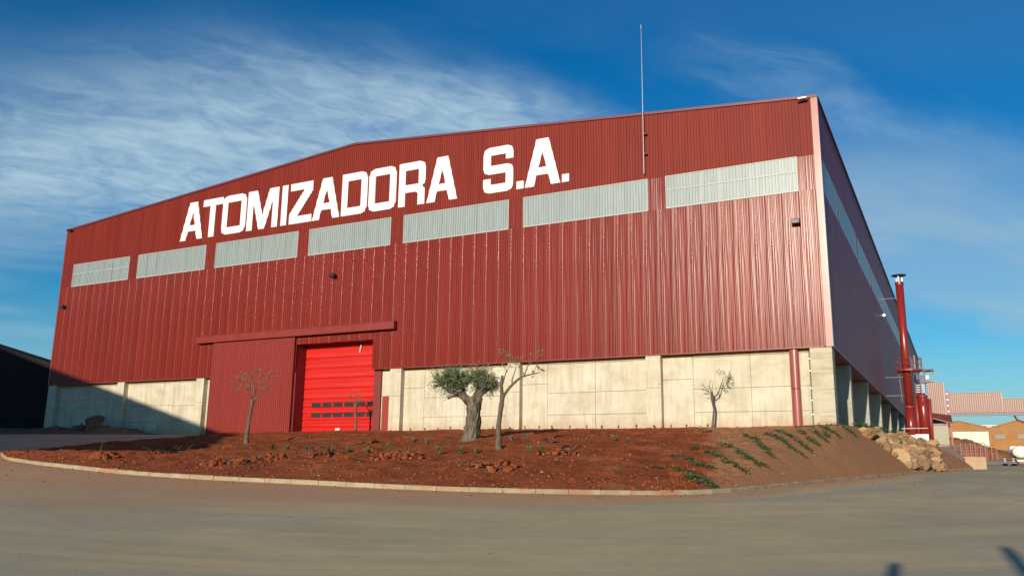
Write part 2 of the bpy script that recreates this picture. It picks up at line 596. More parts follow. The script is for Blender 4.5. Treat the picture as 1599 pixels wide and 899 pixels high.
KERB = [(-41.9, -20.9), (-41.2, -21.75), (-39.45, -22.84), (-34.4, -25.6), (-28.97, -27.75), (-24.02, -29.19), (-20.43, -30.01), (-17.0, -30.19),
        (-14.44, -29.85), (-12.06, -29.5), (-9.82, -29.16), (-7.86, -28.59), (-6.08, -27.79), (-4.43, -26.75), (-2.86, -25.41), (-1.93, -24.44),
        (-1.13, -23.1), (-.62, -21.27), (.39, -15.97), (1.16, -11.6), (1.93, -7.48), (2.93, -1.27), (3.64, 3.68), (4.84, 10.56), (5.8, 16.0), (6.76, 21.15)]
TOP = [(-42.1, -20.4, None), (-42.2, -19.6, None), (-42.3, -18.4, None), (-42.7, -14, None), (-42.5, -9, None), (-44.2, -4.2, None), (-47.5, -.42, -.74),
       (-41, -.42, -.68), (-34.5, -.42, -.62), (-28.5, .38, -.60), (-23.5, .38, -.60), (-18.5, .38, -.60), (-14.2, .38, -.60), (-10.7, .38, -.6),
       (-7.6, .38, -.58), (-5.2, .38, -.57), (-3.4, .38, -.55), (-2.2, .38, -.53), (-1.0, -.02, -.5), (-.1, -.02, -.48), (.1, .6, -.45), (.3, 4, -.38),
       (1.0, 8.4, -.40), (3.0, 13, -.75), (4.4, 17, -1.2), (6.3, 21.2, -2.3)]


def catmull(P, u):
    n = len(P)
    i = min(int(u), n - 2)
    t = u - i
    p0, p1, p2, p3 = P[max(i - 1, 0)], P[i], P[i + 1], P[min(i + 2, n - 1)]
    return tuple(.5 * (2 * b + (c - a) * t + (2 * a - 5 * b + 4 * c - d) * t * t + (3 * b - a - 3 * c + d) * t ** 3) for a, b, c, d in zip(p0, p1, p2, p3))


def lerpl(P, u):
    i = min(int(u), len(P) - 2)
    t = u - i
    return tuple(a + (b - a) * t for a, b in zip(P[i], P[i + 1]))


TOPZ = [(x, y, za(x, y) + .02 if z is None else z) for x, y, z in TOP]
NU = len(KERB) - 1
KR = [catmull(KERB, 16 + i * .25) for i in range(int((NU - 16) * 4) + 1)]


def seg_dist(px, py, P):
    best = 1e9
    for (ax, ay), (bx, by) in zip(P[:-1], P[1:]):
        dx, dy = bx - ax, by - ay
        t = max(0, min(1, ((px - ax) * dx + (py - ay) * dy) / (dx * dx + dy * dy)))
        d = math.hypot(px - ax - dx * t, py - ay - dy * t)
        if d < best:
            best = d
    return best


def mound_pt(u, t, rough=True):
    kx, ky = catmull(KERB, u)
    tx, ty, tz = lerpl(TOPZ, u)
    x, y = kx + (tx - kx) * t, ky + (ty - ky) * t
    zk = za(kx, ky) + .125
    f = zk + (tz - zk) * (1.3 * t - .3 * t * t)
    lin = zk + (tz - zk) * (1.12 * t - .12 * t * t)
    if u > 9:
        d = seg_dist(x, y, KR)
        slope = .72 + .33 * sm((y + 22) / 22)
        b = za(x, y) + .13 + slope * d if d < 12 else 99.
        h = .35
        m = min(f, b)
        if abs(f - b) < h:
            m -= (h - abs(f - b)) ** 2 / (4 * h)
        w = sm((u - 18.5) / 2.5)
        z = m * (1 - w) + lin * w
        if t > .9:
            z += (tz - z) * sm((t - .9) / .1)
    else:
        z = f
    if rough:
        damp = min(1, t * 8) * min(1, (1 - t) * 10 + .15)
        bank = sm((u - 15) / 3)
        a = (.17 * (1 - .8 * bank)) * damp
        z += a * noise.fractal(Vector((x * .45, y * .45, 0)), 1.0, 2.0, 3) + (.10 - .085 * bank) * damp * noise.fractal(Vector((x * 2.3, y * 2.3, 4)), .8, 2.1, 4)
    return x, y, z


# mound
nu, ntt = 330, 100
mb = MB()
for i in range(nu + 1):
    u = NU * i / nu
    for j in range(ntt + 1):
        mb.v.append(mound_pt(u, (j / ntt)))
for i in range(nu):
    for j in range(ntt):
        a = i * (ntt + 1) + j
        mb.f.append((a, a + ntt + 1, a + ntt + 2, a + 1))
mound = tag(mb.build('soil_mound', 'soil', smooth=True), kind='structure')
at = mound.data.attributes.new('dry_soil', 'FLOAT', 'POINT')
at.data.foreach_set('value', [sm((NU * (q // (ntt + 1)) / nu - 14.3 - 2.2 * (.35 - (q % (ntt + 1)) / ntt)) / 2.4) for q in range(len(mb.v))])


def dry_soil():
    """the bank on the right is a drier, browner soil than the turned red earth of the bed"""
    t = M['soil'].node_tree
    nn, ll = t.nodes.new, t.links.new
    b = t.nodes['Principled BSDF']
    src = b.inputs['Base Color'].links[0].from_socket
    a = nn('ShaderNodeAttribute')
    a.attribute_name = 'dry_soil'
    co = nn('ShaderNodeTexCoord')
    n = nn('ShaderNodeTexNoise')
    n.inputs['Scale'].default_value = .35
    n.inputs['Detail'].default_value = 8
    n.inputs['Roughness'].default_value = .65
    ll(co.outputs['Object'], n.inputs['Vector'])
    ad = nn('ShaderNodeMath')
    ad.operation = 'MULTIPLY_ADD'
    ll(a.outputs['Fac'], ad.inputs[0])
    ad.inputs[1].default_value = .62
    ll(n.outputs['Fac'], ad.inputs[2])
    r_ = nn('ShaderNodeMapRange')
    r_.interpolation_type = 'SMOOTHSTEP'
    r_.inputs['From Min'].default_value = .55
    r_.inputs['From Max'].default_value = .82
    ll(ad.outputs[0], r_.inputs['Value'])
    x = nn('ShaderNodeMix')
    x.data_type = 'RGBA'
    ll(r_.outputs[0], x.inputs['Factor'])
    ll(src, x.inputs[6])
    x.inputs[7].default_value = (.385, .182, .088, 1)
    ll(x.outputs[2], b.inputs['Base Color'])


dry_soil()
BVH = BVHTree.FromPolygons([Vector(q) for q in mb.v], mb.f)


def ray_dir(px, py):
    return (fw + rt * ((px - 799.5) / F_PX) - up * ((py - 449.5) / F_PX)).normalized()


def on_mound(px, py):
    """the spot of the soil mound on a line of sight (a plain ray cast on the finished surface)"""
    h = BVH.ray_cast(CAM, ray_dir(px, py))
    return h[0]


def mz(x, y):
    h = BVH.ray_cast(Vector((x, y, 30)), Vector((0, 0, -1)))
    return h[0].z if h[0] else za(x, y)


# yard: one sheet out to the horizon, fine near the camera
def axis(a, b, step, far):
    q = list(np.arange(a, b + .001, step))
    s = step
    lo, hi = [a], [b]
    while lo[-1] > -far:
        s *= 1.5
        lo.append(lo[-1] - s)
    s = step
    while hi[-1] < far:
        s *= 1.5
        hi.append(hi[-1] + s)
    return sorted(set(lo[1:])) + q + hi[1:]


xs = axis(-66, 30, .8, 4000)
ys = axis(-58, 60, .8, 4000)
gx, gy = np.meshgrid(xs, ys, indexing='ij')
KF = np.array([catmull(KERB, i * .25) for i in range(NU * 4 + 1)])
dk = np.full(gx.shape, 1e9)
sk = np.zeros(gx.shape)
acc = 0.
for (ax, ay), (bx, by) in zip(KF[:-1], KF[1:]):
    dx, dy = bx - ax, by - ay
    ln = math.hypot(dx, dy)
    t = np.clip(((gx - ax) * dx + (gy - ay) * dy) / (ln * ln), 0, 1)
    d = np.hypot(gx - ax - dx * t, gy - ay - dy * t)
    s_ = acc + t * ln
    sk = np.where(d < dk, s_, sk)
    dk = np.minimum(dk, d)
    acc += ln
mb = MB()
nx, ny = len(xs), len(ys)
for i in range(nx):
    for j in range(ny):
        x, y = float(gx[i, j]), float(gy[i, j])
        mb.v.append((x, y, za(x, y)))
for i in range(nx - 1):
    for j in range(ny - 1):
        mb.f.append((i * ny + j, (i + 1) * ny + j, (i + 1) * ny + j + 1, i * ny + j + 1))
yard = mb.build('yard_road', 'soil', smooth=True)
tag(yard, kind='structure')
for nme, arr in (('kerb_distance', dk), ('kerb_along', sk)):
    at = yard.data.attributes.new(nme, 'FLOAT', 'POINT')
    at.data.foreach_set('value', arr.astype(np.float32).ravel())


def road_material():
    m, t, b = principled('dusty_yard_paving')
    nn, ll = t.nodes.new, t.links.new

    def attr(n):
        a = nn('ShaderNodeAttribute')
        a.attribute_name = n
        return a.outputs['Fac']

    def mth(op, a, c):
        x = nn('ShaderNodeMath')
        x.operation = op
        for i, q in enumerate((a, c)):
            if isinstance(q, (int, float)):
                x.inputs[i].default_value = q
            else:
                ll(q, x.inputs[i])
        return x.outputs[0]

    def rng(v, a, c, lo=0., hi=1.):
        r_ = nn('ShaderNodeMapRange')
        r_.interpolation_type = 'SMOOTHSTEP'
        for k_, q in (('From Min', a), ('From Max', c), ('To Min', lo), ('To Max', hi)):
            r_.inputs[k_].default_value = q
        ll(v, r_.inputs['Value'])
        return r_.outputs[0]

    def mix(f, a, c):
        x = nn('ShaderNodeMix')
        x.data_type = 'RGBA'
        ll(f, x.inputs['Factor'])
        for i, q in ((6, a), (7, c)):
            if isinstance(q, tuple):
                x.inputs[i].default_value = (*q, 1)
            else:
                ll(q, x.inputs[i])
        return x.outputs[2]

    def nz(vec, sc, det=6, st=(1, 1, 1), rg=.6, loc=(0, 0, 0), rot=0.):
        mp = nn('ShaderNodeMapping')
        mp.inputs['Scale'].default_value = st
        mp.inputs['Location'].default_value = loc
        mp.inputs['Rotation'].default_value = (0, 0, rot)
        ll(vec, mp.inputs[0])
        n = nn('ShaderNodeTexNoise')
        n.inputs['Scale'].default_value = sc
        n.inputs['Detail'].default_value = det
        n.inputs['Roughness'].default_value = rg
        ll(mp.outputs[0], n.inputs['Vector'])
        return n.outputs['Fac']
    co = nn('ShaderNodeTexCoord').outputs['Object']
    d, s = attr('kerb_distance'), attr('kerb_along')
    cb = nn('ShaderNodeCombineXYZ')
    ll(mth('MULTIPLY', s, .13), cb.inputs[0])
    ll(d, cb.inputs[1])
    lane = cb.outputs[0]
    out = mix(rng(nz(co, .5, 8), .32, .68), (.56, .435, .24), (.45, .355, .205))
    # wheel tracks follow the kerb: long soft streaks of dust and swept paving
    out = mix(rng(nz(lane, 1.2, 7, (1.6, 1.0, 1)), .46, .70, 0, .38), out, (.60, .475, .265))
    out = mix(rng(nz(lane, 2.2, 6, (1.0, 1.3, 1), .6, (4, 2, 0)), .52, .74, 0, .35), out, (.27, .225, .15))
    out = mix(rng(nz(lane, .42, 8, (1.2, .55, 1), .62, (6, 4, 0)), .44, .60, 0, .85), out, (.37, .335, .235))
    out = mix(rng(nz(lane, .55, 8, (1.0, .7, 1), .62, (2, 9, 0)), .52, .64, 0, .75), out, (.62, .44, .225))
    # turning tracks that cross the yard
    out = mix(rng(nz(co, .55, 6, (.16, 1.5, 1), .6, (1, 3, 0), R(-25)), .54, .74, 0, .5), out, (.52, .42, .25))
    out = mix(rng(nz(co, .09, 3, (1, 1, 1), .5, (2, 6, 0)), .40, .64, 0, .45), out, (.30, .26, .175))
    # red soil washed out of the bed, strongest by the kerb on the left
    sp = nn('ShaderNodeSeparateXYZ')
    ll(co, sp.inputs[0])
    lf = rng(sp.outputs[0], 5., -16., 0., 1.)
    reach = mth('ADD', mth('MULTIPLY', lf, 12.5), 1.3)
    near = rng(mth('DIVIDE', d, reach), 1.15, .05)
    dust = mth('MULTIPLY', near, rng(nz(lane, .9, 6, (1.3, .8, 1), .62, (9, 1, 0)), .22, .58, .35, 1.))
    out = mix(mth('MULTIPLY', dust, .95), out, (.54, .27, .125))
    # oil and scuffs
    out = mix(rng(nz(co, 1.4, 4, (1, 1, 1), .5, (5, 5, 0)), .70, .76, 0, .5), out, (.14, .12, .10))
    out = mix(rng(nz(co, 3.2, 8, (1, 1, 1), .75), .50, .72, 0, .26), out, (.22, .18, .12))
    out = mix(rng(nz(co, 38, 3, (1, 1, 1), .7), .46, .70, 0, .30), out, (.18, .15, .10))
    out = mix(rng(nz(co, 55, 2, (1, 1, 1), .6, (3, 3, 0)), .60, .75, 0, .40), out, (.62, .54, .40))
    out = mix(rng(nz(lane, 7.0, 4, (2.0, 1.0, 1), .55, (1, 7, 0)), .58, .70, 0, .22), out, (.17, .15, .11))
    ll(out, b.inputs['Base Color'])
    setin(b, 'Roughness', .82)
    setin(b, 'Specular IOR Level', .3)
    bp = nn('ShaderNodeBump')
    bp.inputs['Strength'].default_value = .35
    bp.inputs['Distance'].default_value = .01
    ll(nz(co, 18, 5), bp.inputs['Height'])
    ll(bp.outputs[0], b.inputs['Normal'])
    return m


yard.data.materials[0] = road_material()

# terrace behind the right bank where the plant stands
mb = MB()
tp = [(TOPZ[i][0], TOPZ[i][1], TOPZ[i][2] - .03) for i in (21, 22, 23, 24, 25)]
ring = [(-1.2, 4, -.45)] + tp + [(6.3, 26, -1.9), (6.0, 33, -.9), (6.2, 40, -.55), (6.2, 62, -.5), (-1.2, 62, -.5)]
mb.f.append(tuple(range(len(ring))))
mb.v += ring
n0 = len(ring)
mb.v += [(x, y, -5.) for x, y, z in ring]
for i in range(n0):
    j = (i + 1) % n0
    mb.f.append((j, i, n0 + i, n0 + j))
tag(mb.build('plant_terrace', 'conc_far'), kind='structure')

# ------------------------------------------------------------------ kerb of separate stones
kerb = tag(MB().box(6.5, 6.9, 21.3, 21.9, za(6.7, 21.6) - .2, za(6.7, 21.6) + .1).build('kerb', 'kerb'), kind='structure')
cum = [0.]
KF2 = [catmull(KERB, i * .1) for i in range(NU * 10 + 1)]
for a, b in zip(KF2[:-1], KF2[1:]):
    cum.append(cum[-1] + math.hypot(b[0] - a[0], b[1] - a[1]))


def kerb_at(s):
    i = int(np.searchsorted(cum, s)) - 1
    i = max(0, min(i, len(KF2) - 2))
    t = (s - cum[i]) / max(1e-6, cum[i + 1] - cum[i])
    a, b = KF2[i], KF2[i + 1]
    return Vector((a[0] + (b[0] - a[0]) * t, a[1] + (b[1] - a[1]) * t, 0)), Vector((b[0] - a[0], b[1] - a[1], 0)).normalized()


s0 = 0.
rk = random.Random(3)
while s0 < cum[-1] - .6:
    ln = 1.0
    a, d0 = kerb_at(s0 + .006)
    b, d1 = kerb_at(min(s0 + ln - .006, cum[-1]))
    mb = MB()
    hgt = .135 + rk.uniform(-.008, .008)
    for p, d in ((a, d0), (b, d1)):
        nrm = Vector((d.y, -d.x, 0))
        if nrm.dot(Vector((CAM.x - p.x, CAM.y - p.y, 0))) < 0 and p.y < 10:
            nrm = nrm
        z = za(p.x, p.y)
        o_ = rk.uniform(-.008, .008)
        for off, zz_ in ((.07, -.3), (.065, .0), (.055, hgt - .03), (.03, hgt), (-.17, hgt), (-.19, -.3)):
            q = p + nrm * (off + o_)
            mb.v.append((q.x, q.y, z + zz_))
    for k in range(6):
        k2 = (k + 1) % 6
        mb.f.append((k2, k, 6 + k, 6 + k2))
    mb.f.append((0, 1, 2, 3, 4, 5))
    mb.f.append((11, 10, 9, 8, 7, 6))
    mb.build('kerb_stone', 'kerb', kerb)
    s0 += ln

# ------------------------------------------------------------------ warehouse
W = 70.733
ZE, ZP, ZWT, ZWB, ZB = 19.331, 22.325, 15.646, 13.45, 4.0
SIDE_L = 140.0
wh = thing('warehouse', 'huge dark red ribbed metal warehouse lettered in white above a pale concrete base', 'warehouse', (-35.3, 0, -.6))


def roofline(x):
    return ZE + (ZP - ZE) * (1 - abs(x + W / 2) / (W / 2))


NP = 71
PW = W / NP
RP = PW / 5
BR = [(0.0, 0.0), (.44, 0.0), (.51, .040), (.80, .040), (.87, 0.0)]      # pan, flank, crest, flank of one rib


def prof_breaks(a, b):
    """(distance, rib height) along the sheet between a and b, both measured from the left corner"""
    out = []
    i0 = int(math.floor(a / RP)) - 1
    i1 = int(math.ceil(b / RP)) + 1
    pts = []
    for i in range(i0, i1 + 1):
        for f_, h in BR:
            pts.append(((i + f_) * RP, h))
    S_ = [p[0] for p in pts]
    H_ = [p[1] for p in pts]
    out.append((a, float(np.interp(a, S_, H_))))
    for s, h in pts:
        if a + 1e-4 < s < b - 1e-4:
            out.append((s, h))
    out.append((b, float(np.interp(b, S_, H_))))
    return out


def prof_h(s):
    f_ = (s / RP) % 1.0
    return float(np.interp(f_, [q[0] for q in BR] + [1.0], [q[1] for q in BR] + [0.0]))


def sheet(a, b, z0, z1, side=False, y=0.0, nz_=1):
    """ribbed sheet; front: a,b are X; side: a,b are Y; z1 may be a function"""
    m_ = MB()
    pr = prof_breaks(a + (W if not side else 0), b + (W if not side else 0))
    rows = nz_ + 1
    for s, h in pr:
        c = s - (W if not side else 0)
        top = z1(c) if callable(z1) else z1
        for k in range(rows):
            z = z0 + (top - z0) * k / nz_
            m_.v.append((c, y - h, z) if not side else (h + y, c, z))
    for i in range(len(pr) - 1):
        for k in range(nz_):
            q = i * rows + k
            m_.f.append((q, q + rows, q + rows + 1, q + 1))
    return m_


OPEN = (-40.0, -32.58, 6.24)
# lower row
shared_low = None
for k in range(NP):
    a, b = -W + k * PW, -W + (k + 1) * PW
    cuts = [a] + [c for c in OPEN[:2] if a < c < b] + [b]
    if len(cuts) == 2 and not (OPEN[0] <= a and b <= OPEN[1]):
        if shared_low is None:
            o = sheet(a, b, ZB - .02, ZWB).build('cladding_panel', 'clad_low', wh, loc=(a, 0, ZB))
            shared_low = o.data
        else:
            link_piece('cladding_panel', shared_low, (a, 0, ZB), wh)
    else:
        for c0, c1 in zip(cuts[:-1], cuts[1:]):
            z0 = OPEN[2] if OPEN[0] - .01 <= c0 and c1 <= OPEN[1] + .01 else ZB - .02
            sheet(c0, c1, z0, ZWB).build('cladding_panel', 'clad_low', wh)
    # raised bead where neighbouring sheets lap, rounded and paler to show as a glint
    if k:
        zb = OPEN[2] if OPEN[0] < a < OPEN[1] else ZB - .02
        m_ = MB()
        n_ = 6
        for i in range(n_ + 1):
            t = math.pi * i / n_
            for z in (zb, ZWT - .0 if False else ZWB):
                m_.v.append((a - math.cos(t) * .016, -.004 - math.sin(t) * .017, z))
        for i in range(n_):
            m_.f.append((2 * i, 2 * i + 2, 2 * i + 3, 2 * i + 1))
        m_.build('sheet_lap', 'bead', wh, smooth=True)
# upper row
for k in range(NP):
    a, b = -W + k * PW, -W + (k + 1) * PW
    sheet(a, b, ZWT - .03, lambda x: roofline(x) - .04, y=-.006).build('cladding_panel', 'clad', wh)
# window band
WINX = [(-69.144, -61.06), (-59.894, -51.169), (-49.984, -40.659), (-39.51, -31.381), (-30.205, -21.122), (-19.965, -10.77), (-9.574, -1.306)]
edges = [-W] + [e for w_ in WINX for e in w_] + [0.0]
for i in range(0, len(edges), 2):
    sheet(edges[i], edges[i + 1], ZWB, ZWT).build('cladding_panel', 'clad_low', wh)
for wi, (a, b) in enumerate(WINX):
    m_ = MB()
    t = .05
    m_.box(a, b, -.055, .0, ZWB - .02, ZWB + t)
    m_.box(a, b, -.05, .0, ZWT - t, ZWT + .0)
    m_.box(a, a + t, -.052, .0, ZWB + t, ZWT - t)
    m_.box(b - t, b, -.052, .0, ZWB + t, ZWT - t)
    wo = m_.build('window', 'poly_edge', wh)
    n_ = 7
    for k in range(n_):
        c0, c1 = a + t + (b - a - 2 * t) * k / n_, a + t + (b - a - 2 * t) * (k + 1) / n_
        sheet(c0 + .006, c1 - .006, ZWB + t, ZWT - t, y=-.012).build('pane', 'poly', wo)
    if wi in (0, 6):
        zc = (ZWB + ZWT) / 2 + .12
        MB().box(a + t, b - t, -.058, -.036, zc - .03, zc + .03).build('glazing_bar', 'poly_edge', wo)
    if wi in (5, 6):
        for k in range(1, n_):
            c0 = a + t + (b - a - 2 * t) * k / n_
            MB().box(c0 - .022, c0 + .022, -.054, -.01, ZWB + t, ZWT - t).build('glazing_bar', 'poly_edge', wo)

# side wall, one bay every 12.1 m, along +Y
sedge = [.62, 7.85] + [q for i in range(11) for q in (8.65 + i * 12.1, 8.65 + i * 12.1 + 10.9)]
sedge = [q for q in sedge if q < SIDE_L - 2]
if len(sedge) % 2:
    sedge.append(SIDE_L - 1.2)
SP = 2.0
sh = {}
n_side = 0
rest_low, rest_up = MB(), MB()
y0 = .0
while y0 < SIDE_L - .01:
    y1 = min(y0 + SP, SIDE_L)
    for za_, zb_, r_ in ((ZB - .02, ZWB, rest_low), (ZWT, ZE - .03, rest_up)):
        tgt = MB() if n_side < 30 else r_
        jit = .0015 * (n_side % 3)
        tgt.box(-.03, .012 + jit, y0 + .003, y1 - .003, za_, zb_)
        if n_side < 30:
            tgt.build('side_panel', 'clad_side', wh)
    n_side += 1
    y0 = y1
tag(rest_low.build('far_cladding', 'clad_side', wh), kind='stuff')
tag(rest_up.build('far_upper_cladding', 'clad_side', wh), kind='stuff')
es = [0.] + sedge + [SIDE_L]
for i in range(0, len(es), 2):
    MB().box(-.03, .012, es[i] + .003, es[i + 1] - .003, ZWB + .003, ZWT - .003).build('side_panel', 'clad_side', wh)
for i in range(0, len(sedge), 2):
    a, b = sedge[i], sedge[i + 1]
    m_ = MB()
    t = .05
    m_.box(-.03, .016, a, b, ZWB, ZWB + t)
    m_.box(-.03, .016, a, b, ZWT - t, ZWT)
    m_.box(-.03, .016, a, a + t, ZWB + t, ZWT - t)
    m_.box(-.03, .016, b - t, b, ZWB + t, ZWT - t)
    wo = m_.build('window', 'poly_side', wh)
    n_ = 6
    for k in range(n_):
        c0, c1 = a + t + (b - a - 2 * t) * k / n_, a + t + (b - a - 2 * t) * (k + 1) / n_
        MB().box(-.02, .013, c0 + .01, c1 - .01, ZWB + t, ZWT - t).build('pane', 'poly_side', wo)

# flashings
m_ = MB()
m_.box(-.30, .075, -.075, -.045, ZB - .06, ZE + .06)
m_.box(.055, .085, -.045, .32, ZB - .06, ZE + .06)
m_.build('corner_flashing', 'corner', wh)
MB().box(-W - .07, -W + .16, -.07, -.044, ZB - .06, ZE + .05).build('corner_flashing', 'trim', wh)
m_ = MB().prism([(-W - .09, ZE - .10), (-W / 2, ZP - .10), (-W / 2, ZP + .07), (-W - .09, ZE + .07)], -.11, .05)
m_.build('verge_trim', 'verge', wh)
m_ = MB().prism([(-W / 2, ZP - .10), (.09, ZE - .10), (.09, ZE + .07), (-W / 2, ZP + .07)], -.11, .05)
m_.build('verge_trim', 'verge', wh)
MB().box(.0, .13, .05, SIDE_L, ZE - .06, ZE + .06).build('eaves_trim', 'verge', wh)
for a, b in ((-W, -49.2), (-32.58, -.43)):
    MB().box(a, b, -.085, .46, ZB - .075, ZB - .02).build('base_flashing', 'trim', wh)
MB().box(-1.25, .09, .5, SIDE_L, ZB - .09, ZB - .02).build('base_flashing', 'trim', wh)
m_ = MB()
m_.quad((-W, .05, ZE), (-W / 2, .05, ZP), (-W / 2, SIDE_L, ZP), (-W, SIDE_L, ZE))
m_.quad((-W / 2, .05, ZP), (0, .05, ZE), (0, SIDE_L, ZE), (-W / 2, SIDE_L, ZP))
m_.build('roof', 'clad', wh)
m_ = MB()
m_.quad((-W, SIDE_L, -3), (-W, 0.1, -3), (-W, .1, ZE), (-W, SIDE_L, ZE))
m_.build('rear_wall', 'clad', wh)
m_ = MB().prism([(-W, -3), (0, -3), (0, ZE), (-W / 2, ZP), (-W, ZE)], SIDE_L - .02, SIDE_L)
m_.build('rear_wall', 'clad', wh)
# dark liner just behind the sheets closes the box
m_ = MB()
m_.quad((-W + .1, .5, ZB), (OPEN[0], .5, ZB), (OPEN[0], .5, ZE), (-W + .1, .5, ZE))
m_.quad((OPEN[1], .5, ZB), (-.1, .5, ZB), (-.1, .5, ZE), (OPEN[1], .5, ZE))
m_.build('liner', 'dark', wh)

# concrete base: panels recessed between pilasters
RY = .42
PIL = [(-W + .02, -69.5), (-60.92, -60.0), (-50.95, -50.05), (-30.9, -29.9), (-21.05, -20.12), (-11.17, -10.2)]
for a, b in PIL:
    z = -1.6
    for zj, lab in ((1.9, 0), (ZB - .08, 0)):
        MB().bevbox(a, b, -.02, .9, z + .006, zj - .006, .012).build('pilaster_block', 'conc', wh)
        z = zj
z = -1.6
for zj in (.35, 1.5, 2.45, 3.3, ZB - .08):
    MB().bevbox(-1.24, -.02, -.02, 1.1, z + .004, zj - .004, .012).build('corner_column_block', 'conc_board', wh)
    z = zj
MB().box(-1.2, -.06, .0, 1.08, -1.6, ZB - .1).build('corner_column_core', 'conc_board', wh)
bays = [(-69.5, -60.92, (2.1, 4.4)), (-60.0, -50.95, (3.0, 5.9)), (-50.05, -49.0, ()), (-29.9, -21.05, (1.8, 5.2)), (-20.12, -11.17, (1.9, 5.35)),
        (-10.2, -1.36, (1.95, 5.45))]
rc = random.Random(11)
for a, b, js in bays:
    ed = [a] + [a + j for j in js] + [b]
    for ci, (c0, c1) in enumerate(zip(ed[:-1], ed[1:])):
        wide = (c1 - c0) > 2.5
        zs = [-1.6, .35, 1.75 + rc.uniform(-.06, .06), 3.72, ZB - .085] if wide else [-1.6, 2.45 + rc.uniform(-.1, .1), 3.78, ZB - .085]
        if len(js) == 0:
            zs = [-1.6, 2.2, ZB - .085]
        for zi, (z0, z1) in enumerate(zip(zs[:-1], zs[1:])):
            yo = RY + rc.uniform(-.006, .006)
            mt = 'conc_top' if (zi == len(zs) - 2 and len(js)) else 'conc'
            MB().bevbox(c0 + .009, c1 - .009, yo, yo + .25, z0 + .009, z1 - .009, .012).build('concrete_panel', mt, wh)
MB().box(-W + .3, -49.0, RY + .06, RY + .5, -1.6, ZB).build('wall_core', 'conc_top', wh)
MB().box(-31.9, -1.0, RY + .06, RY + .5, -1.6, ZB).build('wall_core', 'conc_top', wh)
# bay with the small door
MB().bevbox(-31.9, -30.9, RY, RY + .25, 1.96, ZB - .085, .012).build('concrete_panel', 'conc', wh)
MB().bevbox(-31.9, -31.82, RY, RY + .25, -1.6, 1.95, .01).build('concrete_panel', 'conc', wh)
dr = MB().bevbox(-31.8, -30.93, RY + .03, RY + .1, -1.2, 1.93, .01).build('door', 'brown_door', wh)
MB().bevbox(-31.08, -31.02, RY - .02, RY + .03, .35, .52, .01).build('handle', 'steel', dr)
MB().box(-31.14, -31.06, RY - .005, RY + .03, 1.78, 1.86).build('door_sign', 'white', dr)
# red boxed-in downpipe and black cable on the corner
m_ = MB()
zt, zb_ = ZB - .09, -1.2
for z0, z1, o_ in ((1.62, zt, 0.), (zb_, 1.58, .012)):
    pts = [(-2.45, .40), (-2.43, .18), (-2.33, .10), (-2.16, .07), (-2.02, .09), (-1.93, .17), (-1.91, .40)]
    n_ = len(m_.v)
    for z in (z0, z1):
        m_.v += [(x + o_, y - o_, z) for x, y in pts]
    for i in range(len(pts) - 1):
        m_.f.append((n_ + i, n_ + i + 1, n_ + len(pts) + i + 1, n_ + len(pts) + i))
m_.build('downpipe_cover', 'corner', wh, smooth=True)
cp = MB().tube([(-1.31, .36, -1.), (-1.31, .36, ZB - .1)], .03, 6).build('cable_conduit', 'black', wh)
for z in (.1, .9, 1.6, 2.6, 3.3):
    MB().box(-1.37, -1.25, .3, .37, z, z + .05).build('conduit_clip', 'steel', cp)

# side base: pillars in front of a set-back wall
MB().box(-1.5, -1.25, 1.1, SIDE_L, -2, ZB - .1).build('side_base_wall', 'conc_pillar', wh)
for i in range(11):
    y = 9.1 + i * 12.1
    z = -2
    for zj in (1.35, ZB - .1):
        MB().bevbox(-1.25, -.06, y, y + 1.0, z + .004, zj - .004, .015).build('side_pillar_block', 'conc_pillar', wh)
        z = zj
    if i < 9:
        MB().bevbox(-1.25, -.75, y + 5.8, y + 6.4, -2, ZB - .1, .015).build('side_pillar_block', 'conc_pillar', wh)

# sliding door on its rail box
sd = MB().box(-49.1, -40.2, -.2, -.12, -.95, 6.80).build('sliding_door', 'slide', wh)
npn = 9
for k in range(npn):
    a, b = -49.1 + 8.9 * k / npn, -49.1 + 8.9 * (k + 1) / npn
    q = sheet(a + .004, b - .004, -.93, 6.79, y=-.215)
    q.build('door_sheet', 'slide', sd)
MB().box(-40.2, -40.12, -.26, -.1, -.95, 6.8).build('door_edge', 'trim', sd)
rl = MB().bevbox(-51.0, -30.42, -.46, -.05, 6.84, 7.40, .012).build('door_rail_box', 'trim', wh)
MB().box(-51.04, -30.38, -.49, -.05, 7.40, 7.435).build('rail_cap', 'trim', rl)
# recess of the roller door
DY = 1.08
MB().box(OPEN[0] - .3, OPEN[0], .0, DY + .1, -1.2, OPEN[2] + .0).build('door_jamb', 'jamb', wh)
MB().box(-32.56, -31.92, .30, DY + .1, -1.2, ZB - .02).build('door_jamb', 'jamb', wh)
MB().box(-32.56, -32.3, .04, DY + .1, ZB + .0, OPEN[2]).build('door_jamb', 'jamb', wh)
MB().box(OPEN[0], OPEN[1], -.01, DY + .1, OPEN[2] - .0, OPEN[2] + .06).build('door_lintel', 'trim', wh)
MB().box(OPEN[0], OPEN[1], DY + .09, DY + .14, -1.2, 6.6).build('door_backing', 'dark', wh)
rd = MB().box(OPEN[0] + .02, OPEN[1] - .02, DY + .04, DY + .085, -.95, 6.5).build('roller_door', 'roller', wh)
zsec = [-.95, -.28, .28, .78, 1.28, 1.92, 2.72, 3.52, 4.32, 5.12, 5.92, 6.5]
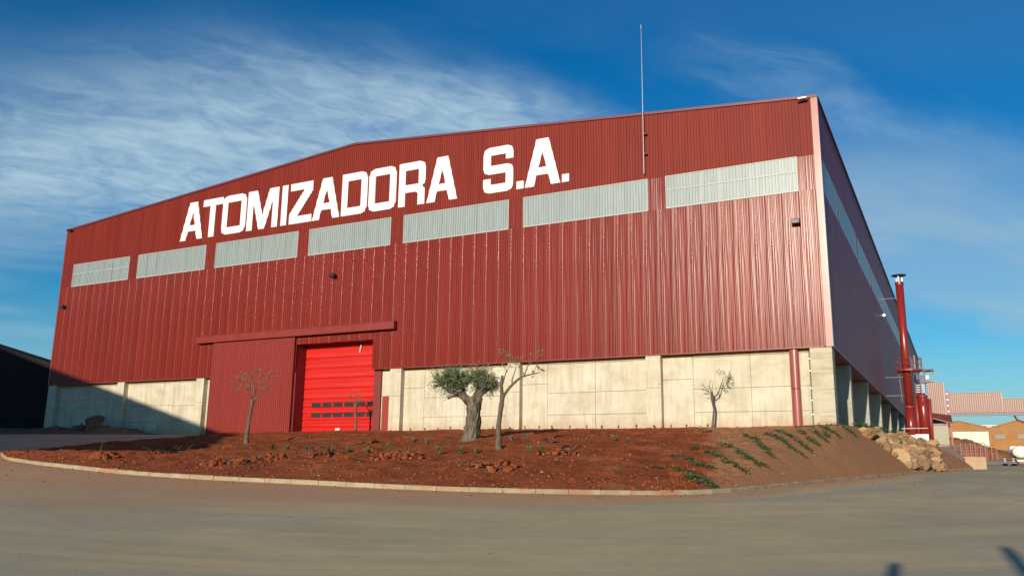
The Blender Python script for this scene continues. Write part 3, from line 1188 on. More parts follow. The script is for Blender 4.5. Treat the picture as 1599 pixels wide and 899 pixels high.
for z0, z1 in zip(zsec[:-1], zsec[1:]):
    m_ = MB()
    h = z1 - z0
    pts = [(0, .035), (.035, .03), (.06, -.02), (.14, -.05), (.5 * h, -.015), (h - .14, -.05), (h - .08, -.035), (h - .04, .0), (h, .035)]
    n_ = len(m_.v)
    for dz, dy in pts:
        m_.v += [(OPEN[0] + .03, DY + dy, z0 + dz), (OPEN[1] - .03, DY + dy, z0 + dz)]
    for i in range(len(pts) - 1):
        m_.f.append((n_ + 2 * i, n_ + 2 * i + 1, n_ + 2 * i + 3, n_ + 2 * i + 2))
    m_.build('door_section', 'roller', rd, smooth=False)
for zc in (.53, 1.03 + .30):
    for k in range(6):
        x = -39.1 + k * 1.075
        po = MB().bevbox(x, x + .93, DY - .062, DY - .02, zc - .01, zc + .34, .02).build('door_window', 'black', rd)
        MB().bevbox(x + .05, x + .88, DY - .068, DY - .06, zc + .04, zc + .29, .003).build('pane', 'glassdark', po)
MB().box(-36.6, -36.18, DY - .06, DY - .03, -.48, -.32).build('door_plate', 'white', rd)
MB().tube([(-34.55, DY - .12, 5.45), (-34.45, DY - .12, 6.02)], .045, 6).build('door_lamp', 'white', rd)

# floodlights, corner lamps and the lightning rod
for x, y, z, sx in ((-69.75, -.35, 11.5, 1), (-36.6, -.35, 11.5, 1), (-1.55, -.35, 11.5, 1)):
    fl = MB().bevbox(x - .24, x + .24, y - .12, y + .12, z - .16, z + .14, .03).build('floodlight', 'black', wh)
    MB().box(x - .2, x + .2, y - .14, y - .121, z - .12, z + .08).build('lens', 'glassdark', fl)
    MB().tube([(x, y + .1, z), (x, -.03, z + .12)], .035, 6).build('bracket', 'black', fl)
for x, c in ((-70.1, 'black'), (-.72, 'steel')):
    fl = MB().bevbox(x - .28, x + .28, -.5, -.2, ZE - .20, ZE - .08, .03).build('corner_lamp', c, wh)
    MB().tube([(x, -.22, ZE - .14), (x, -.04, ZE - .1)], .04, 6).build('bracket', c, fl)
fl = MB().bevbox(.35, .6, 38.7, 39.3, 11.9, 12.2, .03).build('floodlight', 'steel', wh)
MB().tube([(.36, 39, 12.05), (.02, 39, 12.1)], .04, 6).build('bracket', 'steel', fl)
lr = MB().tube([(-10.92, -.30, 15.95), (-10.92, -.30, 19.5), (-10.92, -.30, 23.5), (-10.92, -.30, 26.4)], [.034, .032, .022, .013], 8).build('lightning_rod', 'steel', wh)
for z in (17.3, 18.7):
    MB().box(-10.98, -10.7, -.30, -.02, z, z + .06).build('bracket', 'trim', lr)
MB().tube([(-10.92, -.3, 26.4), (-10.92, -.3, 26.75)], [.05, .006], 6).build('tip', 'steel', lr)

# ------------------------------------------------------------------ painted lettering, laid over the ribs
Z0, H = 16.34, 3.5
ST = .63


def ring_o(w, h, c=.55):
    o = [(c, 0), (w - c, 0), (w - c * .3, c * .28), (w, c), (w, h - c), (w - c * .28, h - c * .3), (w - c, h), (c, h), (c * .3, h - c * .28), (0, h - c), (0, c), (c * .28, c * .3)]
    i = [(ST, ST), (w - ST, ST), (w - ST, h - ST), (ST, h - ST)]
    return [o, i]


def glyph(ch, w):
    h, s = H, ST
    if ch == 'A':
        k = (w - .97) / 2 / h
        q = .72
        ap = (w - 2 * q) / (2 * k)
        za_, zb2 = .80, 1.36
        return [[(0, 0), (q, 0), (q + k * za_, za_), (w - q - k * za_, za_), (w - q, 0), (w, 0), (w - k * h, h), (k * h, h)],
                [(q + k * zb2, zb2), (w - q - k * zb2, zb2), (w / 2 + .02, ap - .15), (w / 2 - .02, ap - .15)]]
    if ch == 'T':
        c = (w - .69) / 2 + .02
        return [[(c, 0), (c + .69, 0), (c + .69, h - s), (w, h - s), (w, h), (0, h), (0, h - s), (c, h - s)]]
    if ch == 'O':
        return ring_o(w, h)
    if ch == 'M':
        return [[(0, 0), (.66, 0), (.66, 2.45), (1.42, 0), (2.08, 0), (w - .66, 2.45), (w - .66, 0), (w, 0), (w, h), (w - 1.08, h), (w / 2, 1.25), (1.08, h), (0, h)]]
    if ch == 'I':
        return [[(0, 0), (w, 0), (w, h), (0, h)]]
    if ch == 'Z':
        return [[(0, 0), (w, 0), (w, s), (.86, s), (w, h - .85), (w, h), (0, h), (0, h - s), (w - .86, h - s), (0, .85)]]
    if ch == 'D':
        c = .55
        return [[(0, 0), (w - c, 0), (w - c * .3, c * .28), (w, c), (w, h - c), (w - c * .28, h - c * .3), (w - c, h), (0, h)], [(s, s), (w - s, s), (w - s, h - s), (s, h - s)]]
    if ch == 'R':
        return [[(0, 0), (s, 0), (s, 1.08), (w - .88, 1.08), (w - .70, .93), (w - .70, 0), (w - .06, 0), (w - .06, 1.18), (w - .14, 1.34), (w - .32, 1.48), (w - .08, 1.68), (w, 1.9),
                 (w, h - .55), (w - .15, h - .16), (w - .55, h), (0, h)], [(s, 1.7), (w - s, 1.7), (w - s, h - s), (s, h - s)]]
    if ch == 'S':
        return [[(.5, 0), (w - .5, 0), (w - .14, .14), (w, .5), (w, 1.62), (w - .14, 1.95), (w - .5, 2.08), (s, 2.08), (s, h - s), (w - s, h - s), (w - s, h - 1.05), (w, h - 1.05),
                 (w, h - .5), (w - .14, h - .14), (w - .5, h), (.5, h), (.14, h - .14), (0, h - .5), (0, 1.88), (.14, 1.56), (.5, 1.42), (w - s, 1.42), (w - s, s), (s, s), (s, 1.1),
                 (0, 1.1), (0, .5), (.14, .14)]]
    if ch == '.':
        return [[(0, 0), (w, 0), (w, .57), (0, .57)]]


TEXT = [('A', -54.64, -51.83), ('T', -52.02, -49.59), ('O', -49.6, -46.78), ('M', -46.63, -43.1), ('I', -42.77, -42.1), ('Z', -41.85, -39.44), ('A', -39.36, -36.53),
        ('D', -36.39, -33.84), ('O', -33.7, -31.06), ('R', -30.82, -28.34), ('A', -28.21, -25.49), ('S', -23.3, -20.8), ('.', -20.54, -19.95), ('A', -19.87, -17.1),
        ('.', -16.97, -16.42)]
for ch, xa, xb in TEXT:
    bm = bmesh.new()
    es_ = []
    for loop in glyph(ch, xb - xa):
        vs = [bm.verts.new((xa + x, 0, Z0 + z)) for x, z in loop]
        for i in range(len(vs)):
            es_.append(bm.edges.new((vs[i], vs[(i + 1) % len(vs)])))
    bmesh.ops.triangle_fill(bm, edges=es_, use_beauty=True, use_dissolve=False)
    for s, h in prof_breaks(xa + W + 1e-3, xb + W - 1e-3)[1:-1]:
        bmesh.ops.bisect_plane(bm, geom=bm.verts[:] + bm.edges[:] + bm.faces[:], plane_co=(s - W, 0, 0), plane_no=(1, 0, 0), dist=1e-5)
    for q in bm.verts:
        q.co.y = -.006 - prof_h(q.co.x + W) - .005
    bmesh.ops.recalc_face_normals(bm, faces=bm.faces)
    m_ = MB().addbm(bm)
    bm.free()
    m_.build('painted_letter', 'letter', wh)

# ------------------------------------------------------------------ dark neighbour on the left, and an unseen caster added to shade the left corner
nb = thing('neighbour_hall', 'dark shaded hall with sloping roof at the left edge, beside the warehouse', 'building', (-85, 3, -.6))
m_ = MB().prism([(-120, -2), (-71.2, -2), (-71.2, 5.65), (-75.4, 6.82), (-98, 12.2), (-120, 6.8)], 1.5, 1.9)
m_.build('gable_wall', 'hall_shade', nb)
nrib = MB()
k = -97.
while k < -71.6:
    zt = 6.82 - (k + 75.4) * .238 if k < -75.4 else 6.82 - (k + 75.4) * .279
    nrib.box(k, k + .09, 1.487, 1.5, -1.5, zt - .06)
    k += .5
tag(nrib.build('wall_rib', 'hall_shade', nb), kind='stuff')
m_ = MB().prism([(-75.5, 6.95), (-75.5, 6.85), (-71.1, 5.62), (-71.1, 5.95)], 1.3, 3.2)
m_.build('roof_edge', 'hall_shade', nb)
m_ = MB().prism([(-98, 12.32), (-98, 12.18), (-75.4, 6.8), (-75.4, 6.92)], 1.3, 3.2)
m_.build('roof', 'hall_shade', nb)

shd = thing('shade_caster', 'unseen shade caster, open below, added left of the road outside the frame', 'shade caster', (-50, -42, -3.2))
SY = -42.
tt = math.tan(SUN_EL)


def caster(x, y, z):
    return (x + SUN_DX * (SY - y), z + tt * (y - SY))


prof_up = [caster(-71, 0, 5.69), caster(-60, 0, 2.75), caster(-48, 0, -.55), caster(-40, -5, -1.1), caster(-33, -13, -1.8), caster(-27, -20.0, -2.4)]
prof_lo = [caster(-25.5, -22.8, -2.75), caster(-31, -22.0, -2.72), caster(-36.5, -21.2, -2.66), caster(-42, -19.9, -2.6)]
xl, zl = prof_up[0]
poly = prof_lo[::-1]
poly = [(-110, prof_lo[-1][1])] + poly + prof_up[::-1] + [(-92, zl + .285 * (xl + 92)), (-110, zl + .285 * (xl + 92) - 3)]
MB().prism(poly, SY - .15, SY).build('shade_panel', 'clad', shd)  # outline traced back along the sun from the wanted shade edge
for x in (-108, -92, -76, -60, -46):
    zt = 3.0
    MB().box(x - .15, x + .15, SY - .5, SY - .2, za(x, SY) - .1, zt).build('post', 'steel', shd)

for (px_, py_), wdt, lab, hh in (((1398, 878), .085, 'slim round unseen post added behind the camera for its shadow, nearer the road middle', 54.0), ((1569, 853), .10, 'thicker round unseen post added behind the camera for its shadow on the right', 55.0)):  # unseen posts, added so that their shadows reach the paving
    dd = ray_dir(px_, py_)
    t = 1.
    while t < 60:
        q = CAM + dd * t
        if q.z <= za(q.x, q.y):
            break
        t += .02
    by = -hh
    bx = q.x + SUN_DX * (by - q.y)
    zt = q.z + tt * (q.y - by)
    m_ = MB().tube([(bx, by, za(bx, by) - .1), (bx, by, zt - .12), (bx, by, zt - .03), (bx, by, zt)], [wdt, wdt, wdt * .85, wdt * .35], 14)
    tag(m_.build('shadow_post', 'steel', loc=(bx, by, za(bx, by))), lab, 'post')

# ------------------------------------------------------------------ soil: clods, debris heaps, pebbles
ICO = None


def ico_data():
    bm = bmesh.new()
    bmesh.ops.create_icosphere(bm, subdivisions=1, radius=1)
    bm.verts.index_update()
    v_ = [q.co.copy() for q in bm.verts]
    f_ = [tuple(q.index for q in f.verts) for f in bm.faces]
    bm.free()
    return v_, f_


ICO = ico_data()


def clod(m_, p, r, rg, flat=.7):
    n_ = len(m_.v)
    o_ = rg.uniform(0, 50)
    ax = rg.uniform(0, 6.28)
    ca, sa = math.cos(ax), math.sin(ax)
    sx, sy = rg.uniform(.7, 1.35), rg.uniform(.7, 1.2)
    for q in ICO[0]:
        k = r * (1 + .38 * noise.noise(q * 1.7 + Vector((o_, o_, 0))))
        x, y, z = q.x * k * sx, q.y * k * sy, q.z * k * flat
        m_.v.append((p[0] + x * ca - y * sa, p[1] + x * sa + y * ca, p[2] + z))
    m_.f += [tuple(n_ + i for i in f_) for f_ in ICO[1]]


rg = random.Random(21)
loose, pebs = MB(), MB()
cnt = 0
while cnt < 6500:
    u, t = rg.uniform(.5, 19.5), rg.random() ** 1.25
    bank = sm((u - 14.5) / 2.5)
    if rg.random() < bank * .93:
        continue
    x, y, _ = mound_pt(u, t, False)
    den_ = noise.noise(Vector((x * .33, y * .33, 3)))
    if t > .12 and den_ < rg.uniform(-.45, .35):
        continue
    z = mz(x, y)
    r_ = .012 + .062 * rg.random() ** 3.0
    clod(loose, (x, y, z + r_ * .15), r_, rg)
    cnt += 1
tag(loose.build('soil_clods', 'clod'), 'small crumbled red soil clods strewn over the planting bed', 'soil', kind='stuff')
cnt = 0
while cnt < 520:
    u, t = rg.uniform(.5, 19), rg.random()
    x, y, _ = mound_pt(u, t, False)
    if noise.noise(Vector((x * .25, y * .25, 9))) < rg.uniform(-.4, .4):
        continue
    r_ = .012 + .05 * rg.random() ** 3
    clod(pebs, (x, y, mz(x, y) + r_ * .3), r_, rg)
    cnt += 1
tag(pebs.build('pebbles', 'pebble'), 'scattered pale pebbles on the red soil of the planting bed', 'pebbles', kind='stuff')

crumbs = MB()
cnt = 0
while cnt < 900:
    sx_ = rg.uniform(1, cum[-1] - 6)
    q, d = kerb_at(sx_)
    off = .1 + abs(rg.gauss(0, 1)) * (2.6 if rg.random() < .4 else .5)
    x, y = q.x + d.y * off, q.y - d.x * off
    r_ = .006 + .03 * rg.random() ** 3
    clod(crumbs, (x, y, za(x, y) + r_ * .3), r_, rg)
    cnt += 1
grit = MB()
for i in range(2600):
    a, dd_ = rg.uniform(-1.1, .25), 4 + 34 * rg.random() ** 1.3
    x, y = CAM.x + math.sin(a) * dd_, CAM.y + math.cos(a) * dd_
    if seg_dist(x, y, KERB) < .3 or BVH.ray_cast(Vector((x, y, 30)), Vector((0, 0, -1)))[0]:
        continue
    r_ = .003 + .009 * rg.random() ** 2.5
    clod(grit, (x, y, za(x, y) + r_ * .3), r_, rg)
tag(grit.build('road_grit', 'pebble'), 'fine pale grit lying loose on the yard paving', 'grit', kind='stuff')
tag(crumbs.build('road_crumbs', 'clod'), 'red soil crumbs scattered on the road along the kerb', 'soil', kind='stuff')


def heap(px_, py_, wpx, n_, label, size=.14, roots=6, dark=0, pale=0, seed=0):
    rr = random.Random(seed + 100)
    p = on_mound(px_, py_)
    if p is None:
        return
    depth = (p - CAM).dot(fw)
    w_ = wpx * depth / F_PX / 2
    root = thing('debris_heap', label, 'debris heap', (p.x, p.y, p.z - .05), 'heaps of soil and dead roots on the planting bed')
    right = Vector((rt0.x, rt0.y, 0))
    away = Vector((-rt0.y, rt0.x, 0))
    m_, st_, rt_, dk_ = MB(), MB(), MB(), MB()
    for i in range(n_):
        a, b = rr.gauss(0, .42), rr.gauss(0, .42)
        q = Vector((p.x, p.y, 0)) + right * (a * w_) + away * (b * w_ * .7)
        hgt = .55 * size * 2.2 * math.exp(-(a * a + b * b) * 2.2) * rr.random()
        r_ = size * (.18 + .95 * rr.random() ** 2.2)
        if rr.random() < pale:
            clod(st_, (q.x, q.y, mz(q.x, q.y) + r_ * .15), r_ * .5, rr)
        else:
            clod(m_, (q.x, q.y, mz(q.x, q.y) + r_ * .15 + hgt), r_, rr, .85)
    tag(m_.build('soil_lumps', 'clod', root), kind='stuff')
    if st_.v:
        tag(st_.build('stones', 'pebble', root), kind='stuff')
    for i in range(roots):
        a, b = rr.gauss(0, .5), rr.gauss(0, .4)
        q = Vector((p.x, p.y, 0)) + right * (a * w_) + away * (b * w_ * .6)
        q.z = mz(q.x, q.y) + .08
        d = (right * rr.uniform(-1, 1) + away * rr.uniform(-.5, .5) + Vector((0, 0, rr.uniform(-.05, .4)))).normalized()
        ln = rr.uniform(.3, .95)
        mid = q + d * ln * .5 + Vector((0, 0, rr.uniform(-.02, .08)))
        MB().tube([q, mid, q + d * ln + Vector((0, 0, -.05))], [.028, .022, .010], 5).build('root_piece', 'root', root)
    for i in range(dark):
        a = rr.uniform(-.5, .5)
        q = Vector((p.x, p.y, 0)) + right * (a * w_) + away * rr.uniform(-.2, .2)
        mm = MB()
        clod(mm, (q.x, q.y, mz(q.x, q.y) + .12), rr.uniform(.06, .13), rr, .6)
        mm.build('dark_lump', 'char', root)


heap(165, 714, 66, 120, 'pile of red clods nearest the left end of the kerb', .16, 7, 0, 0, 1)
heap(258, 708, 56, 35, 'flat tangle of pale roots lying at the edge of the shade', .09, 14, 0, 0, 2)
heap(338, 724, 50, 50, 'broken clods with pale stones near the kerb, left of the black scrap heap', .14, 5, 1, .1, 3)
heap(378, 723, 40, 40, 'small heap with black scrap below the left pruned tree', .13, 5, 4, .08, 4)
heap(432, 717, 70, 80, 'dark clod heap below the sliding door with black lumps', .15, 8, 4, 0, 5)
heap(500, 710, 70, 55, 'loose long heap of clods and roots below the red roller door', .10, 12, 1, 0, 6)
heap(612, 715, 92, 120, 'widest heap of clods and sticks midway along the bed', .15, 14, 3, .06, 7)
heap(575, 693, 60, 45, 'dark cracked clods in the line of seedlings behind the widest heap', .12, 8, 2, 0, 8)
heap(770, 731, 92, 80, 'reddish heap nearest the kerb below the two central olive trees', .16, 8, 2, .1, 9)
heap(885, 709, 70, 60, 'heap with curled black plastic scrap right of the central trees', .14, 9, 3, .25, 10)
heap(832, 693, 34, 36, 'cluster of pale stones just right of the slim forked olive tree', .09, 0, 0, .6, 11)
heap(1100, 675, 46, 42, 'pale stony heap at the foot of the rightmost young olive tree', .10, 3, 1, .55, 12)
heap(943, 681, 60, 44, 'thin scatter of pale stones near the concrete wall, middle right', .08, 2, 0, .7, 13)
heap(905, 686, 46, 36, 'small stone scatter right of the olive shadow', .08, 2, 0, .7, 14)

# ring of black hose in the scrap heap
p = on_mound(884, 705)
m_ = MB()
ringp = []
for i in range(13):
    a = math.pi * i / 12
    ringp.append(Vector((p.x, p.y, p.z)) + Vector((rt0.x, rt0.y, 0)) * (math.cos(a) * .19) + Vector((0, 0, .24 * math.sin(a))))
m_.tube(ringp, .05, 8)
tag(m_.build('hose_loop', 'char', loc=(p.x, p.y, p.z), smooth=True), 'arched piece of black hose sticking out of the scrap heap', 'hose')


# ------------------------------------------------------------------ plants on the bed
def leaf(m_, p, d, nrm, ln, wd, fold=.15):
    """pointed leaf of four faces, slightly folded along its rib"""
    s = d.cross(nrm)
    if s.length < 1e-5:
        s = d.orthogonal()
    s.normalize()
    n_ = len(m_.v)
    up_ = s.cross(d).normalized()
    a, b = p, p + d * ln
    c = p + d * (ln * .45)
    m_.v += [tuple(a), tuple(c + s * wd * .5 + up_ * wd * fold), tuple(b), tuple(c - s * wd * .5 + up_ * wd * fold)]
    m_.f += [(n_, n_ + 1, n_ + 2), (n_, n_ + 2, n_ + 3)]


def rvec(rr):
    while True:
        q = Vector((rr.uniform(-1, 1), rr.uniform(-1, 1), rr.uniform(-1, 1)))
        if .05 < q.length < 1:
            return q.normalized()


def seedling_mesh(seed, h, nb_, wide, mat, name):
    rr = random.Random(seed)
    m_ = MB()
    for i in range(nb_):
        a = rr.uniform(0, 6.28)
        tilt = rr.uniform(.05, .75) * wide
        d = Vector((math.cos(a) * tilt, math.sin(a) * tilt, 1)).normalized()
        p = Vector((math.cos(a), math.sin(a), 0)) * rr.uniform(0, .03) + Vector((0, 0, rr.uniform(0, .5 * h)))
        leaf(m_, p, d, rvec(rr), h * rr.uniform(.5, .9), h * .16)
    o = m_.build(name, mat)
    me = o.data
    bpy.data.objects.remove(o)
    return me


SEED = [seedling_mesh(i, .30, 26, 1.0, 'seed', 'seedling') for i in range(4)]
SEEDW = [seedling_mesh(10 + i, .28, 18, .8, 'ivy', 'seedling') for i in range(3)]
GREY = [seedling_mesh(20 + i, .22, 26, 2.6, 'greyleaf', 'low_shrub') for i in range(3)]


def put(me, name, px_, py_, label, cat, group, sc=1., wallpos=None):
    if wallpos:
        p = Vector((wallpos[0], wallpos[1], mz(*wallpos)))
    else:
        p = on_mound(px_, py_)
    if p is None:
        return
    o = bpy.data.objects.new(name, me)
    COL.objects.link(o)
    o.location = (p.x, p.y, p.z - .02)
    o.rotation_euler = (0, 0, random.uniform(0, 6))
    o.scale = (sc, sc, sc * random.uniform(.9, 1.2))
    tag(o, label, cat, group)


ordn = ['first', 'second', 'third', 'fourth', 'fifth', 'sixth', 'seventh', 'eighth', 'ninth', 'tenth', 'eleventh', 'twelfth', 'thirteenth', 'fourteenth', 'fifteenth',
        'sixteenth', 'seventeenth', 'eighteenth', 'nineteenth', 'twentieth']
front = [(425, 700), (448, 701), (478, 703), (513, 704), (543, 705), (574, 705), (606, 702), (641, 708), (684, 707), (720, 706), (744, 705), (826, 703), (847, 702)]
for i, q in enumerate(front):
    put(SEED[i % 4], 'seedling', q[0], q[1] + 2, 'small bright green seedling, %s from the left in the row across the bed' % ordn[i], 'seedling', 'seedlings in the front row', 1.0)
for i in range(20):
    x = -28.6 + i * 1.12 + random.uniform(-.15, .15)
    put(SEEDW[i % 3], 'seedling', 0, 0, 'dark little seedling, %s from the left in the row under the concrete wall' % ordn[i], 'seedling', 'seedlings along the concrete wall',
        .85, (x, -.35))
for i, q in enumerate([(667, 693), (699, 694), (800, 688), (820, 685), (645, 690), (958, 688), (980, 689), (860, 690)]):
    put(GREY[i % 3], 'low_shrub', q[0], q[1],
        'low grey green tuft %s' % ['left of the thick olive trunk, upper', 'close left of the thick olive trunk', 'right behind the slim olive trunk', 'in the olive shadow',
                                    'farthest left of the grey tufts', 'near the wall, right of the pale stones', 'farthest right of the grey tufts', 'behind the scrap heap'][i],
        'shrub', 'grey tufts on the bed', 1.2)


def ivy_row(pts, label, dens=1., seed=0, wdt=.28):
    rr = random.Random(seed + 500)
    P = [on_mound(*q) for q in pts]
    P = [q for q in P if q is not None]
    if len(P) < 2:
        return
    root = thing('ivy_row', label, 'ground cover', tuple(P[0]), 'rows of ivy planted down the bank')
    dk_, yg_, stm = MB(), MB(), MB()
    ln = sum((b - a).length for a, b in zip(P[:-1], P[1:]))
    for a, b in zip(P[:-1], P[1:]):
        d = b - a
        n_ = int(d.length * 120 * dens)
        stm.tube([a + Vector((0, 0, .05)), (a + b) / 2 + Vector((0, 0, .09)), b + Vector((0, 0, .04))], .012, 4)
        for i in range(n_):
            t = rr.random()
            cl = .35 + .9 * abs(noise.noise(Vector((t * d.length * 1.6, seed * 3.1, 0)))) * 2
            if rr.random() > cl:
                continue
            q = a + d * t + Vector((rr.gauss(0, wdt * .33), rr.gauss(0, wdt * .33), 0))
            q.z = mz(q.x, q.y) + abs(rr.gauss(0, .055)) + .01
            dirn = Vector((rr.uniform(-1, 1), rr.uniform(-1, 1), rr.uniform(-.1, .7))).normalized()
            s = rr.uniform(.05, .105)
            leaf(dk_ if rr.random() < .72 else yg_, q, dirn, Vector((rr.uniform(-.6, .6), rr.uniform(-.9, .3), 1)).normalized(), s, s * .8, .05)
    if dk_.v:
        dk_.build('leaves', 'ivy', root)
    if yg_.v:
        yg_.build('young_leaves', 'ivy2', root)
    stm.build('stem', 'root', root)


ivy_row([(1012, 729), (1040, 730), (1076, 740), (1117, 764)], 'longest ivy row, nearest the kerb corner, reaching down to the kerb', 1.5, 1, .36)
ivy_row([(1070, 746), (1092, 755), (1112, 762)], 'short second strand of ivy just below the longest row', 1.0, 2)
ivy_row([(1048, 712), (1071, 715), (1095, 728), (1121, 732)], 'second ivy row up from the kerb corner, bending flat at its lower end', 1.3, 3, .3)
ivy_row([(1081, 700), (1092, 701)], 'single small ivy clump at the top of the bank, left of the rows', 1.5, 4)
ivy_row([(1104, 706), (1135, 722), (1166, 739)], 'dense straight third ivy row on the bank', 1.6, 5, .3)
ivy_row([(1121, 692), (1134, 694), (1149, 702)], 'thin upper part of the broken fourth ivy row', .9, 6)
ivy_row([(1151, 705), (1168, 716), (1184, 728)], 'leafy lower part of the broken fourth ivy row', 1.3, 7)
ivy_row([(1190, 725), (1196, 729)], 'stray ivy clump right of the broken fourth row', 1.5, 8)
ivy_row([(1161, 679), (1168, 682)], 'upright dark ivy clump at the top edge above the fifth row', 2., 9, .2)
ivy_row([(1176, 684), (1190, 697), (1206, 714)], 'fifth ivy row, steep and even', 1.3, 10)
ivy_row([(1193, 678), (1207, 680), (1232, 698), (1258, 716)], 'sixth ivy row, long, starting flat at the top of the bank', 1.4, 11)
ivy_row([(1211, 673), (1226, 677), (1241, 686)], 'upper strand of the seventh ivy row', 1.1, 12)
ivy_row([(1244, 688), (1257, 698), (1271, 710)], 'lower strand of the seventh ivy row', 1.2, 13)
ivy_row([(1247, 673), (1256, 679)], 'short clump topping the eighth ivy row', 1.4, 14)
ivy_row([(1261, 683), (1270, 690), (1278, 696)], 'wide lower clump of the eighth ivy row', 1.8, 15, .36)
ivy_row([(1268, 671), (1281, 682), (1294, 692)], 'ninth ivy row, thin, below the concrete corner', 1.0, 16)
ivy_row([(1283, 667), (1298, 674), (1311, 684)], 'last ivy row before the boulders', 1.5, 17, .34)
ivy_row([(1288, 675), (1293, 683)], 'small ivy clump left of the last row', 1.4, 18)
ivy_row([(1240, 668), (1262, 666), (1290, 665), (1310, 665)], 'ivy fringe along the foot of the concrete corner column', .9, 19, .2)
ivy_row([(1316, 668), (1330, 674), (1336, 682)], 'ivy patch beside the large orange boulder', 1.6, 20, .4)


def band(P, label, seed):
    rr = random.Random(seed)
    root = thing('shrub_fringe', label, 'shrub', P[0])
    m_ = MB()
    for a, b in zip(P[:-1], P[1:]):
        a, b = Vector(a), Vector(b)
        for i in range(int((b - a).length * 60)):
            q = a.lerp(b, rr.random()) + Vector((rr.gauss(0, .15), rr.gauss(0, .2), abs(rr.gauss(0, .12))))
            leaf(m_, q, rvec(rr), Vector((0, -.5, 1)), rr.uniform(.12, .2), .11, .05)
    m_.build('leaves', 'ivy', root)
    MB().tube([Vector(q) for q in P], .02, 4).build('stem', 'root', root)


band([(.5, 4.8, -.33), (.9, 7.5, -.36), (1.6, 10, -.5), (2.6, 12.6, -.65)], 'low dark green fringe on top of the boulder bank below the side pillars', 31)

# ------------------------------------------------------------------ olive trees
YR = -YAW


def local_thing(name, label, cat, p, group=None):
    o = thing(name, label, cat, tuple(p), group)
    o.rotation_euler = (0, 0, YR)
    WORLD[o.name] = Vector((0, 0, 0))
    return o


def foliage(m_, centre, rad, n_shoot, rr, ln=(.28, .55), leaves=16, lsize=(.07, .12), lw=.24, shell=.35):
    c = Vector(centre)
    for i in range(n_shoot):
        d = rvec(rr)
        d.z = d.z * .8 + .25
        d.normalize()
        k = rr.uniform(shell, .8)
        p0 = c + Vector((d.x * rad[0], d.y * rad[1], d.z * rad[2])) * k
        dirn = (d + rvec(rr) * .55 + Vector((0, 0, .25))).normalized()
        L_ = rr.uniform(*ln) * (1.35 if rr.random() < .12 else 1)
        for j in range(leaves):
            t = (j + rr.random()) / leaves
            q = p0 + dirn * L_ * t
            ld = (dirn * .8 + rvec(rr) * .8).normalized()
            s = rr.uniform(*lsize)
            leaf(m_, q, ld, rvec(rr), s, s * lw, .1)


p = on_mound(738, 686)
oli = local_thing('olive_tree', 'old olive tree with thick gnarled trunk and dense grey green crown', 'tree', p)
rr = random.Random(5)
m_ = MB()
seg, rows = 56, 60
HT = 2.35


def trunk_r(t):
    return np.interp(t, [0, .06, .18, .4, .62, .8, .92, 1.0], [.50, .46, .42, .375, .345, .36, .41, .34])


for i in range(rows + 1):
    t = i / rows
    z = -.12 + t * HT
    cx_ = -.10 + .10 * math.sin(t * 2.4) + .05 * t
    for k in range(seg):
        a = 2 * math.pi * k / seg
        q = Vector((math.cos(a) * 2.1, math.sin(a) * 2.1, z * .85 + .25 * math.sin(a * 2)))
        rid = noise.noise(q * 1.9) * .20 + (abs(noise.noise(Vector((q.x * 3.6, q.y * 3.6, q.z * 2.2)) + Vector((5, 1, 2)))) - .22) * -.50 + noise.noise(Vector((q.x * 8, q.y * 8, q.z * 4))) * .09
        flare = .16 * max(0, 1 - t * 5) * (math.sin(a * 5 + 1) * .5 + .5)
        r_ = float(trunk_r(t)) * (1 + rid) + flare
        # the head of the trunk splits into two lobes
        if t > .84:
            r_ *= 1 + .22 * (t - .84) / .16 * math.cos(2 * a)
        m_.v.append((cx_ + r_ * math.cos(a), r_ * math.sin(a) * .92, z))
for i in range(rows):
    for k in range(seg):
        k2 = (k + 1) % seg
        m_.f.append((i * seg + k, i * seg + k2, (i + 1) * seg + k2, (i + 1) * seg + k))
m_.f.append(tuple(rows * seg + k for k in range(seg)))
m_.build('trunk', 'bark', oli, smooth=True)
limbs = [([(-.22, 0, 1.95), (-.55, .0, 2.25), (-.95, .1, 2.42), (-1.35, .05, 2.52), (-1.6, .1, 2.75)], [.24, .19, .14, .09, .05]),
         ([(-.85, .0, 2.38), (-1.15, -.15, 2.22), (-1.36, -.2, 2.10)], [.13, .09, .07]),
         ([(.12, 0, 2.0), (.25, .05, 2.4), (.35, .0, 2.7), (.45, .05, 3.0)], [.29, .23, .13, .05]),
         ([(.25, 0, 2.35), (.62, -.05, 2.55), (.95, .0, 2.68)], [.22, .12, .05]),
         ([(-.5, 0, 2.25), (-.6, .2, 2.7), (-.7, .2, 3.1)], [.16, .1, .05])]
for pts, rd_ in limbs:
    MB().tube(pts, rd_, 10).build('limb', 'bark', oli, smooth=True)
m_ = MB()
